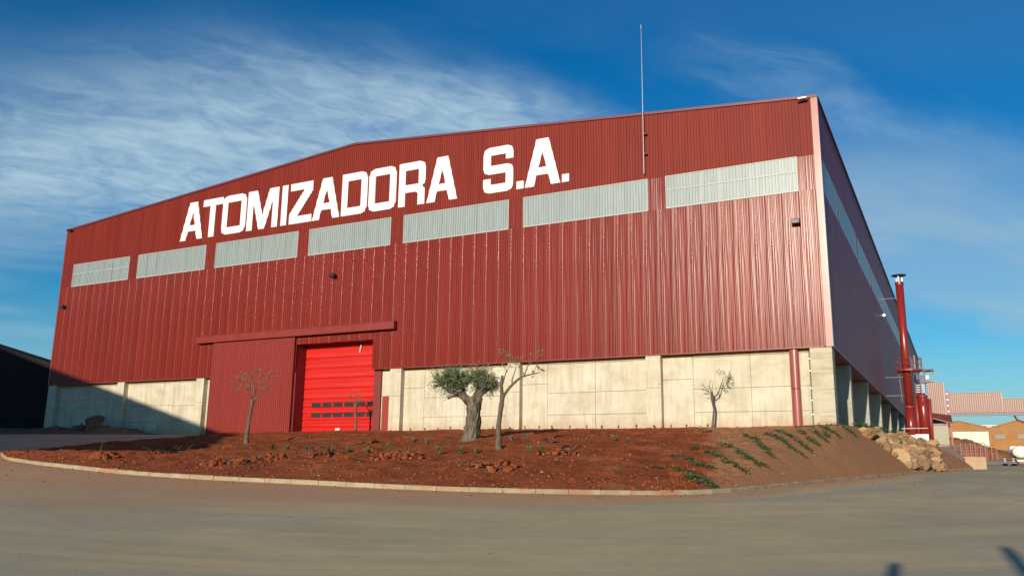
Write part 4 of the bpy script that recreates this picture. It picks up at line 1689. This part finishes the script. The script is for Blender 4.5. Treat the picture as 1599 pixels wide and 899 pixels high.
# two main masses made of many smaller clumps
cl = [((-1.42, .05, 2.82), (.62, .62, .46)), ((-.98, -.1, 3.10), (.58, .6, .46)), ((-1.75, 0, 2.98), (.46, .5, .42)), ((-1.25, .2, 3.32), (.48, .5, .34)),
      ((-.62, 0, 3.12), (.45, .55, .48)), ((-.75, .0, 2.72), (.4, .45, .28)), ((-1.05, -.1, 2.62), (.5, .45, .26)),
      ((.02, 0, 3.08), (.46, .5, .42)), ((.45, 0, 3.0), (.50, .55, .44)), ((.85, 0, 2.86), (.40, .45, .34)), ((.3, .1, 3.35), (.45, .5, .3)), ((.98, .0, 2.66), (.26, .35, .22)),
      ((.45, -.1, 2.72), (.42, .4, .24))]
for c, r_ in cl:
    foliage(m_, c, r_, 88, rr, (.20, .46), 15, (.08, .145), .27, .1)
for i in range(26):
    a = rr.uniform(-1.9, 1.1)
    foliage(m_, (a, rr.uniform(-.2, .2), 3.45 + rr.uniform(-.05, .22)), (.1, .1, .12), 3, rr, (.25, .55), 9, (.06, .10), .22)
for a, z in ((-2.15, 2.75), (-2.2, 2.55), (-1.9, 2.42), (-1.5, 2.32), (1.2, 2.5), (1.25, 2.85), (.9, 2.42)):
    foliage(m_, (a, 0, z), (.12, .2, .12), 5, rr, (.15, .3), 8, (.06, .10), .22)
m_.build('crown', 'olive_leaf', oli)
# thin pale suckers standing above the crown
m_, m2 = MB(), MB()
for a, z, h in ((-.3, 3.4, .5), (.05, 3.3, .75), (-.9, 3.4, .45), (.55, 3.25, .6), (.8, 3.0, .5)):
    m2.tube([(a, 0, z), (a + .06, .02, z + h * .5), (a + .15, 0, z + h)], [.014, .011, .006], 4)
    foliage(m_, (a + .12, 0, z + h * .85), (.08, .08, .15), 3, rr, (.1, .22), 7, (.06, .09), .22)
m_.build('sucker_leaves', 'pale_leaf', oli)
m2.build('suckers', 'bark2', oli)


def young(label, p, ppm, trunk, branches, tips, seed, leafmat_='pale_leaf', n_leaf=13, ls=(.07, .11), group='young pruned olive trees'):
    """offsets in centimetre-true metres: (right, up) measured from the foot, ppm = pixels in one metre there"""
    rr = random.Random(seed)
    o = local_thing('young_olive_tree', label, 'tree', p, group)

    def pt(q):
        return Vector((q[0] / ppm, (q[3] if len(q) > 3 else 0.), q[1] / ppm))
    pts, rad = [pt(q) for q in trunk], [q[2] / ppm / 2 * .78 for q in trunk]
    # resample and roughen the trunk
    m_ = MB()
    P2, R2 = [], []
    for i in range(len(pts) - 1):
        for k in range(6):
            t = k / 6
            P2.append(pts[i].lerp(pts[i + 1], t))
            R2.append((rad[i] + (rad[i + 1] - rad[i]) * t) * (1 + .13 * noise.noise(Vector((seed, i + t, 0)) * 2.7)))
    P2.append(pts[-1])
    R2.append(rad[-1])
    P2[0].z -= .1
    m_.tube(P2, R2, 12)
    for i, q in enumerate(m_.v):
        n_ = noise.noise(Vector(q) * 6) * .016
        m_.v[i] = (q[0] + n_, q[1] + n_, q[2])
    m_.build('trunk', 'bark2', o, smooth=True)
    for br in branches:
        bp_ = [pt(q) for q in br]
        for k, q in enumerate(bp_):
            if k:
                q.y += rr.uniform(-.12, .12)
        MB().tube(bp_, [q[2] / ppm / 2 * .64 for q in br], 8).build('branch', 'bark2', o, smooth=True)
    m_, tw = MB(), MB()
    for (x, z, r_, n_) in tips:
        c = pt((x, z, 0))
        for i in range(n_):
            e = c + Vector((rr.gauss(0, 1) * r_ * .75, rr.gauss(0, .8) * r_ * .75, rr.gauss(0, 1) * r_ * .7)) / ppm
            s_ = c + (e - c) * .1 + Vector((rr.uniform(-.05, .05), 0, -r_ / ppm * .6))
            tw.tube([s_, (s_ + e) / 2 + Vector((rr.uniform(-.04, .04), 0, .02)), e], [.008, .006, .003], 4, False)
            for j in range(n_leaf):
                q = s_.lerp(e, rr.uniform(.35, 1.))
                s = rr.uniform(*ls)
                leaf(m_, q, ((e - s_).normalized() * .7 + rvec(rr) * .8).normalized(), rvec(rr), s, s * .34, .1)
    m_.build('leaves', leafmat_, o)
    tag(tw.build('twigs', 'bark2', o), kind='stuff')
    return o


def ppm_at(p):
    return F_PX / (Vector(p) - CAM).dot(fw)


p = on_mound(777, 699)
k = ppm_at(p)
young('slim forked olive tree with bare spreading branches beside the old olive', p, k,
      [(2, -2, 15), (1, 8, 13), (1, 35, 10), (4, 60, 9.5), (7, 84, 11)],
      [[(6, 80, 9), (4, 98, 8.5), (6, 113, 6)], [(5, 96, 4), (10, 112, 3), (12, 122, 2), (3, 134, 1.5)], [(12, 118, 2), (17, 128, 1.5), (14, 142, 1)],
       [(7, 80, 7), (18, 95, 7), (30, 107, 6), (38, 112, 4), (52, 116, 3), (66, 119, 1.5)], [(22, 98, 4), (21, 106, 3), (26, 120, 2.2), (28, 134, 1.2)],
       [(40, 112, 2.5), (46, 128, 1.8), (50, 142, 1.2)], [(3, 100, 2.5), (-10, 104, 1.6), (-22, 112, 1)], [(52, 116, 1.5), (60, 128, 1.2), (62, 150, .8)]],
      [(12, 140, 9, 7), (4, 150, 6, 4), (-22, 114, 8, 5), (-12, 120, 8, 4), (28, 136, 8, 6), (34, 124, 6, 3), (50, 146, 6, 3), (64, 150, 6, 4), (66, 128, 9, 6), (58, 122, 7, 3), (18, 146, 8, 4),
       (44, 130, 5, 2)], 41)
p = on_mound(387, 691)
k = ppm_at(p)
young('leftmost pruned olive tree, grey trunk in front of the sliding door', p, k,
      [(-2, -2, 10), (-3, 8, 8.5), (-1, 30, 7), (1, 52, 7), (3, 67, 8)],
      [[(1, 66, 5), (4, 78, 5), (3, 92, 4), (-2, 98, 3.2), (-10, 101, 2)], [(4, 66, 5.5), (10, 72, 4), (18, 80, 2.6), (27, 90, 1.8), (32, 96, 1)],
       [(2, 68, 3), (-5, 74, 2.2), (-9, 84, 1.4)], [(-2, 98, 1.5), (1, 108, 1.2), (2, 114, .8)], [(6, 74, 1.6), (12, 92, 1.2), (16, 108, .7)], [(16, 78, 1.4), (22, 100, 1), (34, 112, .6)]],
      [(-14, 100, 9, 10), (-8, 86, 8, 7), (-22, 101, 6, 4), (2, 113, 7, 8), (14, 94, 6, 5), (16, 107, 6, 5), (29, 107, 6, 3), (36, 110, 5, 4), (-28, 90, 5, 2), (-20, 82, 6, 3), (10, 76, 4, 2)],
      42)
p = Vector((-33.2, -.8, mz(-33.2, -.8)))
k = ppm_at(p)
young('smallest pruned olive tree standing before the bright red roller door', p, k,
      [(0, -2, 6), (0, 10, 5), (-1, 28, 4), (-1, 42, 6)],
      [[(-1, 40, 4), (-6, 46, 3), (-10, 52, 1.5)], [(0, 41, 4), (4, 47, 3), (6, 54, 1.5)], [(-1, 42, 3), (-1, 52, 2), (-2, 58, 1)]],
      [(-11, 54, 5, 5), (-3, 58, 5, 5), (4, 54, 4, 3), (-1, 64, 3, 2)], 43)
p = Vector((-6.95, -.2, mz(-6.95, -.2)))
k = ppm_at(p)
young('young olive tree with two thin limbs before the right wall bay', p, k,
      [(-2, -2, 5.5), (0, 12, 4.5), (2, 28, 4), (-1, 42, 4), (-1, 50, 5)],
      [[(-1, 48, 2.5), (-3, 58, 2), (-4, 66, 1.6), (-1, 74, 1)], [(0, 46, 3.5), (8, 51, 3), (12, 60, 2.4), (16, 72, 1.6), (18, 80, 1)], [(0, 50, 4), (-1, 52, 4), (-2, 55, 3)],
       [(8, 51, 2.5), (9, 54, 2), (9, 56, 1.5)]],
      [(24, 74, 9, 14), (30, 78, 6, 6), (14, 66, 5, 3), (20, 60, 4, 3), (-8, 60, 6, 5), (-13, 66, 4, 3), (-10, 54, 4, 2), (10, 86, 3, 2), (15, 90, 3, 2), (27, 62, 4, 2)], 44, 'olive_leaf', 9)

# ------------------------------------------------------------------ boulder bank on the right
rw = thing('boulder_bank', 'bank of piled ochre boulders beside the road right of the soil slope', 'rock wall', (3.5, 6, -3))


def rock_mesh(seed, sub=3):
    bm = bmesh.new()
    bmesh.ops.create_icosphere(bm, subdivisions=sub, radius=1)
    rr = random.Random(seed)
    cuts = [(rvec(rr), rr.uniform(.45, .8)) for i in range(11)]
    for q in bm.verts:
        c = q.co.copy()
        for n_, d in cuts:
            e = c.dot(n_)
            if e > d:
                c -= n_ * (e - d) * .92
        o_ = Vector((seed * 3.3, 0, 0))
        c *= 1 + .20 * noise.fractal(c * 1.5 + o_, .8, 2.1, 4) - .16 * max(0, .22 - abs(noise.noise(c * 2.1 + o_))) / .22
        q.co = c
    me = bpy.data.meshes.new('boulder')
    bm.to_mesh(me)
    bm.free()
    me.materials.append(M['rock'])
    return me


ROCKS = [rock_mesh(i) for i in range(8)]
rr = random.Random(77)
placed = []


def put_rock(u, t, r_, sq=(1., 1., .8), yaw=None):
    x, y, z = mound_pt(u, t, False)
    o = link_piece('boulder', ROCKS[rr.randrange(8)], (x + .08, y - .03, z + r_ * (.30 - .22 * t)), rw, (rr.uniform(-.5, .5), rr.uniform(-.5, .5), rr.uniform(0, 6.28) if yaw is None else yaw),
                   (r_ * sq[0], r_ * sq[1], r_ * sq[2]))
    placed.append((x, y, z, r_))


put_rock(21.25, .74, .72, (1.0, 1.6, .6), .3)
tries = 0
while len(placed) < 150 and tries < 9000:
    tries += 1
    t = rr.uniform(.02, .90)
    lo_, hi_ = 21.95 - .85 * t, 23.05 + .65 * t
    u = rr.uniform(lo_, hi_)
    r_ = rr.uniform(.30, .62) if tries < 1200 else rr.uniform(.14, .34)
    x, y, z = mound_pt(u, t, False)
    if all(math.dist((x, y, z), q[:3]) > (r_ + q[3]) * .76 for q in placed):
        put_rock(u, t, r_, (rr.uniform(.85, 1.15), rr.uniform(.95, 1.5), rr.uniform(.7, 1.0)))

# dull rubble along the shaded foot of the wall on the left
bermp = MB()
nb_, mb_ = 70, 12
for i in range(nb_ + 1):
    x = -82 + 27 * i / nb_
    for j in range(mb_ + 1):
        t = j / mb_
        y = -4.2 + 4.5 * t
        prof = math.sin(min(1, t * 1.5) * math.pi / 2) * (1 if i < nb_ - 8 else max(0, (nb_ - i) / 8))
        z = za(x, y) - .03 + prof * (.55 + .28 * noise.noise(Vector((x * .5, y * .5, 1))) + .12 * noise.noise(Vector((x * 2, y * 2, 1))))
        bermp.v.append((x, y, z))
for i in range(nb_):
    for j in range(mb_):
        a = i * (mb_ + 1) + j
        bermp.f.append((a, a + mb_ + 1, a + mb_ + 2, a + 1))
tag(bermp.build('soil_berm', 'rockdark', smooth=True), kind='structure')
rp = thing('rubble_pile', 'shaded pile of dull boulders at the foot of the left concrete wall', 'rubble', (-61.5, -1.8, -.8))
for i, (x, y, z, r_) in enumerate([(-62.6, -1.9, -.3, .8), (-61.6, -1.7, .15, .95), (-60.6, -1.9, -.1, .95), (-59.6, -1.7, -.4, .7), (-61.9, -2.4, -.4, .7), (-60.4, -2.6, -.3, .75), (-63.4, -1.9, -.5, .5),
                                   (-58.8, -1.9, -.6, .45), (-61.2, -1.2, .5, .55)]):
    me = ROCKS[i % 8].copy()
    me.materials[0] = M['rockdark']
    link_piece('boulder', me, (x, y, z), rp, (i, i * 2, i * 3), (r_, r_ * .9, r_ * .7))

# ------------------------------------------------------------------ plant at the far right
ch = thing('exhaust_stack', 'tall glossy red exhaust stack with flat rain cap beside the warehouse side wall', 'chimney', (2.0, 40, -.6))
MB().tube([(2.02, 40, -.6), (2.02, 40, 3.1)], .44, 24).build('lower_pipe', 'pipe', ch, smooth=True)
MB().tube([(2.02, 40, 3.1), (2.02, 40, 15.25)], .37, 24).build('upper_pipe', 'pipe', ch, smooth=True)
MB().tube([(2.02, 40, 3.04), (2.02, 40, 3.16)], .49, 24).build('flange', 'plantred', ch)
MB().tube([(2.02, 40, 15.2), (2.02, 40, 15.5)], .40, 24).build('collar', 'pipe', ch)
MB().tube([(2.02, 40, 16.14), (2.02, 40, 16.2), (2.02, 40, 16.32)], [.68, .70, .12], 24).build('rain_cap', 'black', ch)
for a in range(3):
    c_, s_ = math.cos(a * 2.1 + .4), math.sin(a * 2.1 + .4)
    MB().tube([(2.02 + .3 * c_, 40 + .3 * s_, 15.4), (2.02 + .3 * c_, 40 + .3 * s_, 16.16)], .035, 6).build('cap_strut', 'steel', ch)
for z in (13.9, 6.0, 4.2):
    MB().tube([(2.0, 40, z), (.0, 40.1, z + .02)], .035, 6).build('stay_rod', 'steel', ch)
pf = thing('stack_platform', 'round red steel platform with railing around the exhaust stack', 'platform', (2.25, 40.2, 6.6))
m_ = MB()
for i in range(24):
    a, b = 2 * math.pi * i / 24, 2 * math.pi * (i + 1) / 24
    for r0, r1, z0, z1 in ((.46, 1.2, 6.55, 6.72),):
        P_ = [(2.25 + r * math.cos(q), 40.2 + r * math.sin(q), z) for z in (z0, z1) for q in (a, b) for r in (r0, r1)]
        n_ = len(m_.v)
        m_.v += P_
        m_.f += [(n_ + 4, n_ + 5, n_ + 7, n_ + 6), (n_, n_ + 2, n_ + 3, n_ + 1), (n_ + 1, n_ + 3, n_ + 7, n_ + 5), (n_, n_ + 4, n_ + 6, n_ + 2)]
m_.build('deck', 'plantred', pf)
for i in range(9):
    a = 2 * math.pi * i / 9 + .2
    MB().tube([(2.25 + 1.16 * math.cos(a), 40.2 + 1.16 * math.sin(a), 6.7), (2.25 + 1.16 * math.cos(a), 40.2 + 1.16 * math.sin(a), 7.8)], .022, 5).build('railing_post', 'plantred', pf)
for z in (7.25, 7.8):
    MB().tube([(2.25 + 1.16 * math.cos(2 * math.pi * i / 24), 40.2 + 1.16 * math.sin(2 * math.pi * i / 24), z) for i in range(25)], .024, 5).build('railing', 'plantred', pf)
for x in (1.3, 3.1):
    MB().tube([(x, 40.3, 6.55), (x + .12, 40.3, 3.6)], .045, 6).build('strut', 'plantred', pf)
for x in (2.75, 3.35):
    MB().tube([(x, 40.9, 6.7), (x, 40.9, 8.2)], .075, 8).build('instrument_tube', 'steel', pf)
sp_ = thing('dust_pipe', 'shorter red vertical pipe right of the exhaust stack', 'pipe', (3.2, 42, -.5))
MB().tube([(3.15, 42, -.6), (3.15, 42, 4.3), (3.15, 42, 4.55)], [.46, .46, .2], 20).build('pipe', 'pipe', sp_, smooth=True)
MB().tube([(3.15, 42, 4.2), (3.15, 42, 4.3)], .52, 20).build('flange', 'plantred', sp_)
MB().tube([(2.55, 42.4, -.6), (2.6, 42.4, 4.6)], .2, 12).build('side_pipe', 'plantred', sp_, smooth=True)
MB().tube([(3.7, 42.3, -.6), (3.75, 42.3, 4.0)], .16, 12).build('side_pipe', 'plantred', sp_, smooth=True)
stt = thing('service_stairs', 'white treaded service stairs between the round platform and the short pipe', 'stairs', (3.0, 42.5, 4.6))
for i in range(8):
    z = 4.7 + i * .24
    MB().box(2.66, 3.42, 42.5 + i * .2, 42.72 + i * .2, z, z + .07).build('tread', 'white' if i < 4 else 'plantred', stt)
for x in (2.6, 3.46):
    MB().tube([(x, 42.5, 4.6), (x, 44.1, 6.6)], .05, 5).build('stringer', 'plantred', stt)
    MB().tube([(x, 42.5, 5.6), (x, 44.1, 7.6)], .03, 5).build('handrail', 'steel', stt)
    MB().tube([(x, 42.5, 4.6), (x, 42.5, 5.6)], .03, 5).build('railing_post', 'steel', stt)
tw_ = thing('elevator_tower', 'ribbed pale red clad tower block at the end of the conveyor bridge', 'tower', (4.3, 46, -.5))
m_ = MB().prism([(3.5, 1.9), (5.12, 1.9), (5.0, 5.84), (3.55, 6.08)], 46, 49)
m_.build('tower_body', 'ribred', tw_)
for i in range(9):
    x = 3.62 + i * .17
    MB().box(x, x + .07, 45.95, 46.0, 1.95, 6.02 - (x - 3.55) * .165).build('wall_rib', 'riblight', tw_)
MB().box(4.99, 5.1, 45.9, 46.02, 1.9, 5.9).build('corner_trim', 'riblight', tw_)
m_ = MB()
m_.quad((3.6, 44.6, 2.35), (5.6, 44.6, 1.75), (5.5, 46, 2.6), (3.6, 46, 2.9))
m_.quad((3.6, 44.6, 2.25), (3.6, 46, 2.8), (5.5, 46, 2.5), (5.6, 44.6, 1.65))
m_.quad((3.6, 44.6, 2.25), (5.6, 44.6, 1.65), (5.6, 44.6, 1.75), (3.6, 44.6, 2.35))
m_.build('lean_to_roof', 'ribred', tw_)
for z in (2.3, 3.6):
    MB().box(3.3, 3.62, 45.8, 46.1, z, z + .75).build('opening', 'black', tw_)
for x in (5.35, 5.0):
    MB().box(x, x + .16, 44.7, 44.9, -1.2, 1.8).build('post', 'plantred', tw_)
MB().box(5.15, 5.45, 47.5, 48.2, 1.5, 5.2).build('ladder_shaft', 'plantred', tw_)
for z in (2.4, 3.0, 3.6, 4.2, 4.8):
    MB().box(5.2, 5.42, 47.42, 47.5, z, z + .12).build('rung_plate', 'white', tw_)
cb_ = thing('roof_cabin', 'tiny open cabin with dark flat roof behind the round platform', 'cabin', (3.7, 46.5, 6.0))
MB().box(3.15, 4.25, 46.0, 47.4, 7.18, 7.36).build('roof', 'black', cb_)
for x, y in ((3.25, 46.1), (4.1, 46.1), (3.25, 47.2), (4.1, 47.2)):
    MB().box(x, x + .07, y, y + .07, 5.9, 7.2).build('post', 'plantred', cb_)
MB().bevbox(3.45, 3.8, 46.3, 46.7, 6.3, 6.75, .05).build('motor', 'white', cb_)
MB().box(3.2, 4.2, 46.0, 47.3, 5.95, 6.08).build('floor', 'plantred', cb_)
gb = thing('beige_cabinet', 'flat beige sheet cabinet below the ribbed tower', 'cabinet', (4.4, 44.5, -.5))
MB().bevbox(3.68, 5.18, 44.0, 45.4, -.6, 1.5, .02).build('body', 'greybox', gb)
MB().box(3.6, 3.68, 43.95, 44.1, -.6, 1.65).build('frame', 'plantred', gb)
MB().box(3.55, 5.4, 43.95, 44.02, 1.5, 1.58).build('frame', 'plantred', gb)
MB().box(3.4, 3.75, 43.9, 44.0, .95, 1.2).build('bracket', 'black', gb)
wb = thing('parapet_box', 'low white parapet box at the foot of the exhaust stack', 'parapet', (2.5, 39, -.6))
MB().bevbox(1.42, 2.35, 38.6, 39.2, -1.0, .36, .02).build('block', 'white', wb)
MB().bevbox(2.38, 3.52, 38.6, 39.2, -1.0, .44, .02).build('block', 'white', wb)
for x in (1.5, 2.3, 3.1):
    MB().tube([(x, 38.9, .35), (x, 38.9, 1.0)], .03, 5).build('railing_post', 'plantred', wb)
MB().tube([(1.2, 38.9, .98), (3.5, 38.9, 1.0)], .03, 5).build('railing', 'white', wb)


def gallery(label, x0, x1, z0, z1, y0, y1):
    g = thing('conveyor_bridge', label, 'conveyor bridge', ((x0 + x1) / 2, y0, z0), 'conveyor bridge sections')
    MB().box(x0, x1, y0, y1, z0 + .12, z1).build('casing', 'ribred', g)
    r_ = MB()
    x = x0 + .05
    while x < x1 - .1:
        r_.prism([(x, z0 + .14), (x + .09, z0 + .14), (x + .09, z1 - .03), (x, z1 - .03)], y0 - .045, y0)
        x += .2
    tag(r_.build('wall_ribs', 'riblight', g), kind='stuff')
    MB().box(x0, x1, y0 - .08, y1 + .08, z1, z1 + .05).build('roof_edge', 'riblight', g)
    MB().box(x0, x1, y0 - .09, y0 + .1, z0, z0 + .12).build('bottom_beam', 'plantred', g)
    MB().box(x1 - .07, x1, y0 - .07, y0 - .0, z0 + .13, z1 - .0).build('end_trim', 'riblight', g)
    n_ = int((x1 - x0) / .5)
    tr = MB()
    for i in range(n_):
        a, b = x0 + (x1 - x0) * i / n_, x0 + (x1 - x0) * (i + 1) / n_
        tr.bar((a, y0, z0), ((a + b) / 2, y0, z0 - .2), .05)
        tr.bar(((a + b) / 2, y0, z0 - .2), (b, y0, z0), .05)
    tag(tr.build('truss_web', 'steel', g), kind='stuff')
    MB().bar((x0, y0, z0 - .2), (x1, y0, z0 - .2), .06).build('truss_chord', 'steel', g)
    return g


gallery('taller pale red ribbed conveyor bridge section joined to the tower', 5.35, 10.36, 2.95, 5.1, 50, 51.6)
g2 = gallery('lower conveyor bridge section reaching out of the right edge', 10.38, 22, 2.93, 4.42, 50.1, 51.5)
MB().tube([(11.25, 50.8, 2.8), (11.5, 50.8, 2.3), (12.3, 50.8, 1.9), (14.5, 50.8, -2.4)], .10, 8).build('support_leg', 'plantred', g2)

rmp = thing('loading_ramp', 'pale concrete ramp wall right of the soil bank, below the railing', 'ramp', (6.9, 25, -2.8))
m_ = MB()
pts = [(5.5, -3.6), (7.72, -3.6), (7.75, -1.86), (5.5, -1.83)]
m_.prism(pts, 25, 34)
m_.build('ramp_wall', 'conc_far', rmp)


def railing(label, x0, x1, z0, z1, y, n_):
    g = thing('railing', label, 'railing', (x0, y, z0), 'railings by the ramp')
    for i in range(n_ + 1):
        x = x0 + (x1 - x0) * i / n_
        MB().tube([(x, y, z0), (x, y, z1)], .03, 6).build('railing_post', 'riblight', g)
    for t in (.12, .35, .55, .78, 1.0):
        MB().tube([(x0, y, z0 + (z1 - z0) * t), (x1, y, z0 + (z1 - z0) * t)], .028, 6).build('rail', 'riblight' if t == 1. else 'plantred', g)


railing('red railing with white top bar on the concrete ramp', 6.1, 7.74, -1.84, -.82, 25.15, 5)
railing('red railing left of the ramp, in front of the beige cabinet', 4.1, 6.05, -1.95, -.92, 25.6, 5)
railing('farther red railing behind the ramp', 5.9, 8.8, -2.0, -.75, 33.8, 8)

# brick hall in the distance
bh = thing('brick_hall', 'orange brick hall with two low gables in the right background', 'building', (11, 150, -1.2))
pts = [(-6, -3), (28, -3), (28, 6.0), (22.6, 5.84), (16.95, 7.34), (11.78, 5.84), (6.06, 7.34), (.3, 5.84), (-6, 7.3)]
MB().prism(pts, 150, 175).build('wall', 'brick', bh)
MB().box(-6, 28, 149.9, 150, 5.15, 5.3).build('string_course', 'louvre', bh)
for a, b in ((4.9, 8.2), (8.25, 11.5)):
    s_ = MB().box(a, b, 149.82, 150, 1.0, 5.12).build('sheet_door', 'shutter', bh)
    for i in range(8):
        x = a + .15 + i * (b - a - .3) / 8
        MB().box(x, x + .12, 149.77, 149.82, 1.05, 5.08).build('door_rib', 'shutter', s_)
for a in (12.6, 16.6, 20.4):
    l_ = MB().box(a, a + 1.85, 149.85, 150, 3.6, 4.55).build('louvre', 'louvre', bh)
    for i in range(4):
        MB().box(a + .05, a + 1.8, 149.78, 149.85, 3.68 + i * .22, 3.76 + i * .22).build('slat', 'greybox', l_)
for i in range(4):
    q = [((-6, 7.3), (.3, 5.84)), ((.3, 5.84), (6.06, 7.34)), ((6.06, 7.34), (11.78, 5.84)), ((11.78, 5.84), (16.95, 7.34))][i]
    (xa, z_a), (xb, z_b) = q
    MB().prism([(xa, z_a + .01), (xb, z_b + .01), (xb, z_b + .13), (xa, z_a + .13)], 149.8, 175.1).build('roof_edge', 'brown_door' if False else 'brick', bh)
MB().prism([(17.0, 7.35), (22.6, 5.85), (22.6, 5.97), (17.0, 7.47)], 149.8, 175.1).build('roof_edge', 'brick', bh)
wr = thing('white_roofed_hall', 'pale roof rising behind the valley of the brick hall', 'building', (12, 190, -1))
MB().prism([(7.0, -2), (19.0, -2), (19.0, 7.75), (13, 8.15), (7.0, 7.75)], 190, 215).build('wall', 'white', wr)
MB().prism([(6.8, 7.78), (13, 8.2), (19.2, 7.78), (19.2, 7.95), (13, 8.37), (6.8, 7.95)], 189.5, 215).build('roof', 'white', wr)

# spoil heap before the brick hall
hp = MB()
n1, n2 = 60, 30
for i in range(n1 + 1):
    x = -3 + 17.0 * i / n1
    ridge = np.interp(x, [-3, 4, 6.2, 8, 9.6, 11, 12.4, 13.2, 14], [2.6, 2.2, 1.9, 1.35, .75, .35, -.1, -1.0, -2.4])
    for j in range(n2 + 1):
        t = j / n2
        y = 91 + 14 * t
        g0 = za(x, y) - .1
        pr_ = math.sin(math.pi * min(1, t * 1.15 + .02) if t < .87 else math.pi) ** .8 if t < .87 else 0
        h = (ridge - g0) * pr_
        hp.v.append((x, y, g0 + max(0, h) * (1 + .16 * noise.fractal(Vector((x * .7, y * .7, 2)), 1, 2, 4))))
for i in range(n1):
    for j in range(n2):
        a = i * (n2 + 1) + j
        hp.f.append((a, a + n2 + 1, a + n2 + 2, a + 1))
M['heapsoil'] = mk('brown_spoil', (0.30, 0.145, 0.08), (0.21, 0.095, 0.05), scale=.8, rough=.95, bump=1., bscale=2.5, bdist=.15, spec=.1)
tag(hp.build('spoil_heap', 'heapsoil', smooth=True, loc=(9, 96, -1.9)), 'long heap of brown spoil in front of the brick hall', 'spoil heap')
tag(MB().bevbox(8.9, 13.0, 89.3, 89.9, za(11, 89.5) - .05, za(11, 89.5) + .62, .05).build('dark_block', 'black', loc=(11, 89.5, -2)), 'low dark block along the foot of the spoil heap', 'barrier')  # plain dark box along the heap's foot

# tank truck at the right edge, seen from behind
gy = 110.
gz = za(15, gy)
tk = thing('tank_truck', 'white tank truck parked at the right edge, seen from behind', 'truck', (15.0, gy, gz))
m_ = MB()
sg = 28
for i, (y, s) in enumerate(((gy - .28, .25), (gy - .2, .72), (gy, .96), (gy + .25, 1.0), (gy + 7, 1.0), (gy + 7.2, .9))):
    for k_ in range(sg):
        a = 2 * math.pi * k_ / sg
        m_.v.append((14.75 + 1.25 * s * math.cos(a), y, gz + 2.0 + .98 * s * math.sin(a)))
for i in range(5):
    for k_ in range(sg):
        k2 = (k_ + 1) % sg
        m_.f.append((i * sg + k_, i * sg + k2, (i + 1) * sg + k2, (i + 1) * sg + k_))
m_.f.append(tuple(reversed(range(sg))))
m_.build('tank', 'tank', tk, smooth=True)
MB().box(13.55, 15.95, gy + .1, gy + 7, gz + .72, gz + 1.0).build('chassis', 'black', tk)
MB().bevbox(13.5, 16.0, gy - .15, gy + .1, gz + .45, gz + .75, .03).build('bumper', 'white', tk)
for x in (13.62, 15.5):
    MB().bevbox(x, x + .38, gy - .2, gy - .1, gz + .82, gz + .98, .02).build('rear_light', 'orange', tk)
for x in (13.6, 15.5):
    for y in (gy + .9, gy + 2.2, gy + 5.8):
        w_ = MB().tube([(x, y, gz + .5), (x + .42, y, gz + .5)], .5, 18).build('wheel', 'rubber', tk)
        MB().tube([(x - .01, y, gz + .5), (x + .43, y, gz + .5)], .27, 14).build('rim', 'steel', w_)
MB().bevbox(13.55, 15.95, gy + 7.4, gy + 9.4, gz + .6, gz + 3.1, .12).build('cab', 'white', tk)
MB().box(13.1, 13.5, gy + 5.5, gy + 6.2, gz + .3, gz + 2.4).build('mudguard', 'black', tk)

for i, (x, lab) in enumerate(((11.0, 'left of the two white banded road bollards before the tank truck'), (11.95, 'right of the two white banded road bollards before the tank truck'))):
    z = za(x, 76)
    o = thing('road_bollard', lab, 'bollard', (x, 76, z), 'banded bollards')
    MB().bevbox(x - .32, x + .32, 75.7, 76.3, z - .02, z + .2, .03).build('foot', 'black', o)
    MB().tube([(x, 76, z + .2), (x, 76, z + 1.0)], .12, 12).build('post', 'black', o)
    for k_ in range(3):
        MB().tube([(x, 76, z + .28 + k_ * .25), (x, 76, z + .40 + k_ * .25)], .135, 12).build('white_band', 'white', o)
